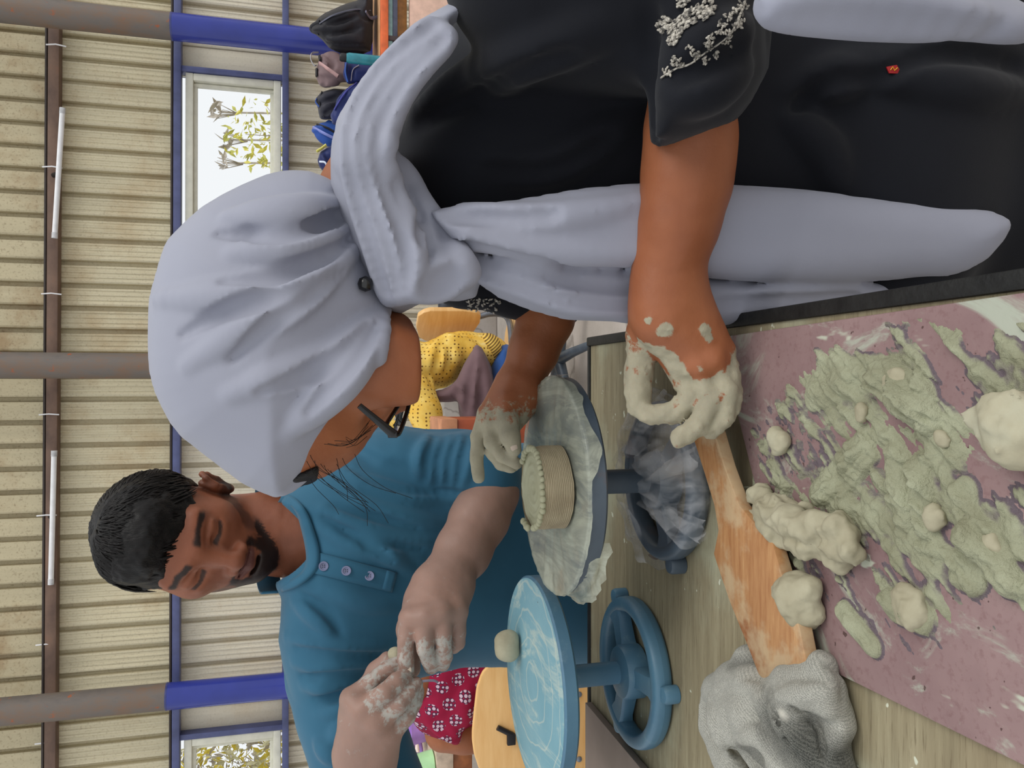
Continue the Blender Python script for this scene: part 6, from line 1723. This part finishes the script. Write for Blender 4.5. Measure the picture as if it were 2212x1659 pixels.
box('lower_panel', (xl_ + .05, BYY - .06, .02), (xl_ + 1.3, BYY - .02, zs(885)), plain('pink_ply', (214, 178, 160), .6, var=.06), rk, .004)
xb = float(P(848, 80, BYY)[0]); box('divider', (xb - .04, BYY - .062, zs(884)), (xb - .02, BYY + .3, zs(838)), plain('dark_divider', (66, 52, 52), .6), rk, .003)
for x in (xl_ + .03, xl_ + 1.25): box('leg', (x - .025, BYY - .02, 0), (x + .025, BYY + .3, zs(860)), plain('rack_leg', (150, 110, 80), .6), rk, .003)
BAGB = m_cloth('black_nylon', (40, 40, 48), (28, 28, 34), .55, .1, 500, .2); BAGP = m_cloth('taupe_nylon', (140, 118, 120), (116, 96, 98), .6, .1, 500, .2); BAGN = m_cloth('navy_nylon', (34, 48, 108), (26, 36, 84), .5, .1, 500, .2)
BAGBL = m_cloth('blue_nylon', (52, 96, 176), (40, 74, 150), .5, .1, 500, .2); BAGG = m_cloth('charcoal_nylon', (62, 62, 72), (46, 46, 56), .55, .1, 500, .2)
GB = 'bags standing on the rack'
def bag(name, label, poly, Y, T, mat, ridges=(), cuts=(), straps=(), strapmat=None, w=.05):
    pts_ = np.array([P(a, b, Y) for a, b in poly]); lo = pts_.min(0) - .06; hi = pts_.max(0) + .06; lo[1] = Y - T - .05; hi[1] = Y + T + .05
    S = Solid(lo, hi, .0055); S.pillow(poly, Y, T, w, .004)
    for f_ in ridges: S.fold(f_, .014, .012, 'add', 9, .55)
    for f_ in cuts: S.fold(f_, .008, .008, 'cut', 9, .1)
    S.noise(.004, 14, 3)
    c = pts_.mean(0); t = empty(name, (c[0], Y, pts_[:, 2].min()), 0, label, 'bag', GB)
    solid_obj('bag_body', S, mat, t)
    for k, (nm, path, r, m) in enumerate(straps):
        pp = []
        for a, b in path:
            h_ = S.hit(a, b); pp.append((h_ if h_ is not None else P(a, b, Y - T * .4)) + np.array([0, -.006, 0]))
        tube(nm, catmull(np.array(pp), 5), r, m, t, 8, flat=.45)
    return t
METAL = plain('metal_ring', (190, 190, 196), .25, .6, metal=.8)
bag('backpack', 'large black backpack standing at the right end of the rack', [(776, -30), (776, 0), (744, 10), (716, 22), (690, 38), (672, 58), (672, 70), (682, 74), (694, 84), (712, 104), (736, 111), (780, 112), (800, 111), (805, 84), (806, 40), (805, 10), (802, -30)], BYY + .17, .11, BAGB,
    [(( 690, 45), (725, 40), (770, 28)), ((692, 58), (730, 62), (775, 45)), ((700, 84), (740, 84), (775, 86)), ((716, 104), (750, 110), (800, 112))], [((688, 52), (725, 50), (770, 36)), ((700, 74), (740, 72), (785, 58)), ((706, 92), (745, 95), (790, 96)), ((770, 14), (790, 40), (812, 44))],
    [('zip', [(690, 52), (720, 34), (765, 22), (800, 24)], .005, plain('zip_grey', (70, 72, 88), .4)), ('haul_loop', [(690, 48), (674, 56), (671, 66), (688, 74)], .008, BAGB), ('side_strap', [(790, 26), (800, 40), (815, 38)], .008, plain('webbing', (96, 96, 116), .6))])
bag('shoulder_bag', 'taupe shoulder bag with a metal ring beside the black backpack', [(693, 117), (718, 116), (732, 119), (746, 124), (806, 126), (806, 176), (734, 178), (715, 188), (700, 190), (690, 184), (685, 172), (682, 157), (688, 132)], BYY + .15, .06, BAGP,
    [((700, 118), (725, 122), (740, 132)), ((695, 160), (720, 160), (742, 172)), ((700, 184), (720, 178), (736, 180))], [((698, 126), (715, 135), (712, 150)), ((706, 122), (722, 135), (716, 155)), ((690, 165), (700, 180), (695, 188))],
    [('ring', [(688, 114), (674, 116), (671, 128), (678, 142), (684, 142)], .006, METAL), ('buckle', [(690, 124), (692, 134)], .012, CASTOR), ('buckle', [(684, 150), (684, 166)], .012, CASTOR), ('strap', [(690, 138), (710, 152), (730, 166)], .010, plain('pink_strap', (176, 140, 138), .6))], w=.04)
bag('blue_pack', 'small blue and black pack tucked behind the teal bottle', [(745, 132), (770, 135), (812, 138), (813, 178), (775, 180), (752, 182), (747, 170), (743, 150)], BYY + .035, .04, BAGN, [((752, 140), (750, 160), (754, 178))], [((762, 142), (760, 160), (762, 176))],
    [('piping', [(775, 142), (762, 152), (758, 176)], .003, plain('white_piping', (200, 200, 206), .5)), ('blue_edge', [(748, 138), (746, 156), (751, 178)], .008, BAGBL)], w=.04)
bag('grey_backpack', 'crumpled charcoal backpack between the taupe bag and the blue one', [(681, 214), (693, 199), (720, 192), (751, 194), (806, 200), (806, 248), (726, 258), (700, 258), (691, 256), (686, 232)], BYY + .17, .055, BAGG,
    [((690, 215), (715, 205), (740, 198)), ((692, 240), (710, 228), (725, 222))], [((688, 225), (712, 216), (735, 208)), ((700, 250), (712, 238))], [('blue_loop', [(684, 214), (682, 222), (690, 232)], .006, BAGBL), ('strap', [(695, 200), (690, 225), (700, 255)], .007, BAGB)], w=.04)
bag('navy_backpack', 'glossy navy backpack leaning against the grey headscarf edge', [(775, 176), (748, 193), (728, 222), (714, 248), (718, 268), (740, 274), (812, 272), (813, 190)], BYY + .03, .055, BAGN, [((765, 184), (740, 210), (722, 246))], [((770, 196), (745, 222), (728, 256))],
    [('blue_zip', [(770, 180), (745, 202), (722, 238)], .005, plain('violet_zip', (92, 96, 190), .4))], w=.04)
bag('blue_daypack', 'bright blue daypack with quilted edge', [(671, 284), (679, 272), (696, 265), (712, 265), (726, 268), (806, 272), (806, 312), (712, 316), (700, 308), (683, 291)], BYY + .17, .05, BAGBL, [((678, 272), (700, 262), (722, 270)), ((682, 288), (700, 300), (716, 312))], [((690, 276), (710, 280), (724, 296))],
    [('strap', [(676, 276), (698, 288), (722, 300)], .007, plain('lilac_strap', (130, 140, 206), .5)), ('strap', [(684, 270), (704, 276), (722, 286)], .005, BAGB)], w=.035)
bag('small_sack', 'small dark blue sack with a yellow tag next to the headscarf', [(686, 345), (692, 328), (708, 318), (730, 314), (811, 316), (811, 372), (706, 376), (694, 366), (688, 358)], BYY + .05, .045, BAGN, [((694, 335), (706, 350), (708, 368))], [((702, 330), (714, 345), (716, 362))],
    [('yellow_tag', [(684, 328), (694, 322), (704, 314)], .012, plain('yellow_tag', (214, 208, 110), .6)), ('white_trim', [(690, 350), (702, 352), (708, 366)], .004, plain('white_trim', (196, 204, 222), .5))], w=.03)
bt = P(780, 128, BYY - .06); bz0 = zs(822) + .001; rB = 11 * mpp(780, 128, BYY - .06)
bo_ = empty('water_bottle', (bt[0], bt[1], bz0), 0, 'teal water bottle with a dark cap in front of the bags', 'bottle')
hB = float(P(748, 128, BYY - .06)[2]) - bz0
lathe('bottle_body', [(.003, 0), (rB * .95, 0), (rB, .006), (rB, hB * .92), (rB * .8, hB), (.004, hB)], (bt[0], bt[1], bz0), plain('teal_steel', (44, 128, 142), .3, .5), bo_, 28, 40)
lathe('cap', [(rB * .8, hB), (rB * .82, hB + .02), (rB * .6, hB + .026), (.004, hB + .026)], (bt[0], bt[1], bz0), CASTOR, bo_, 24, 40)
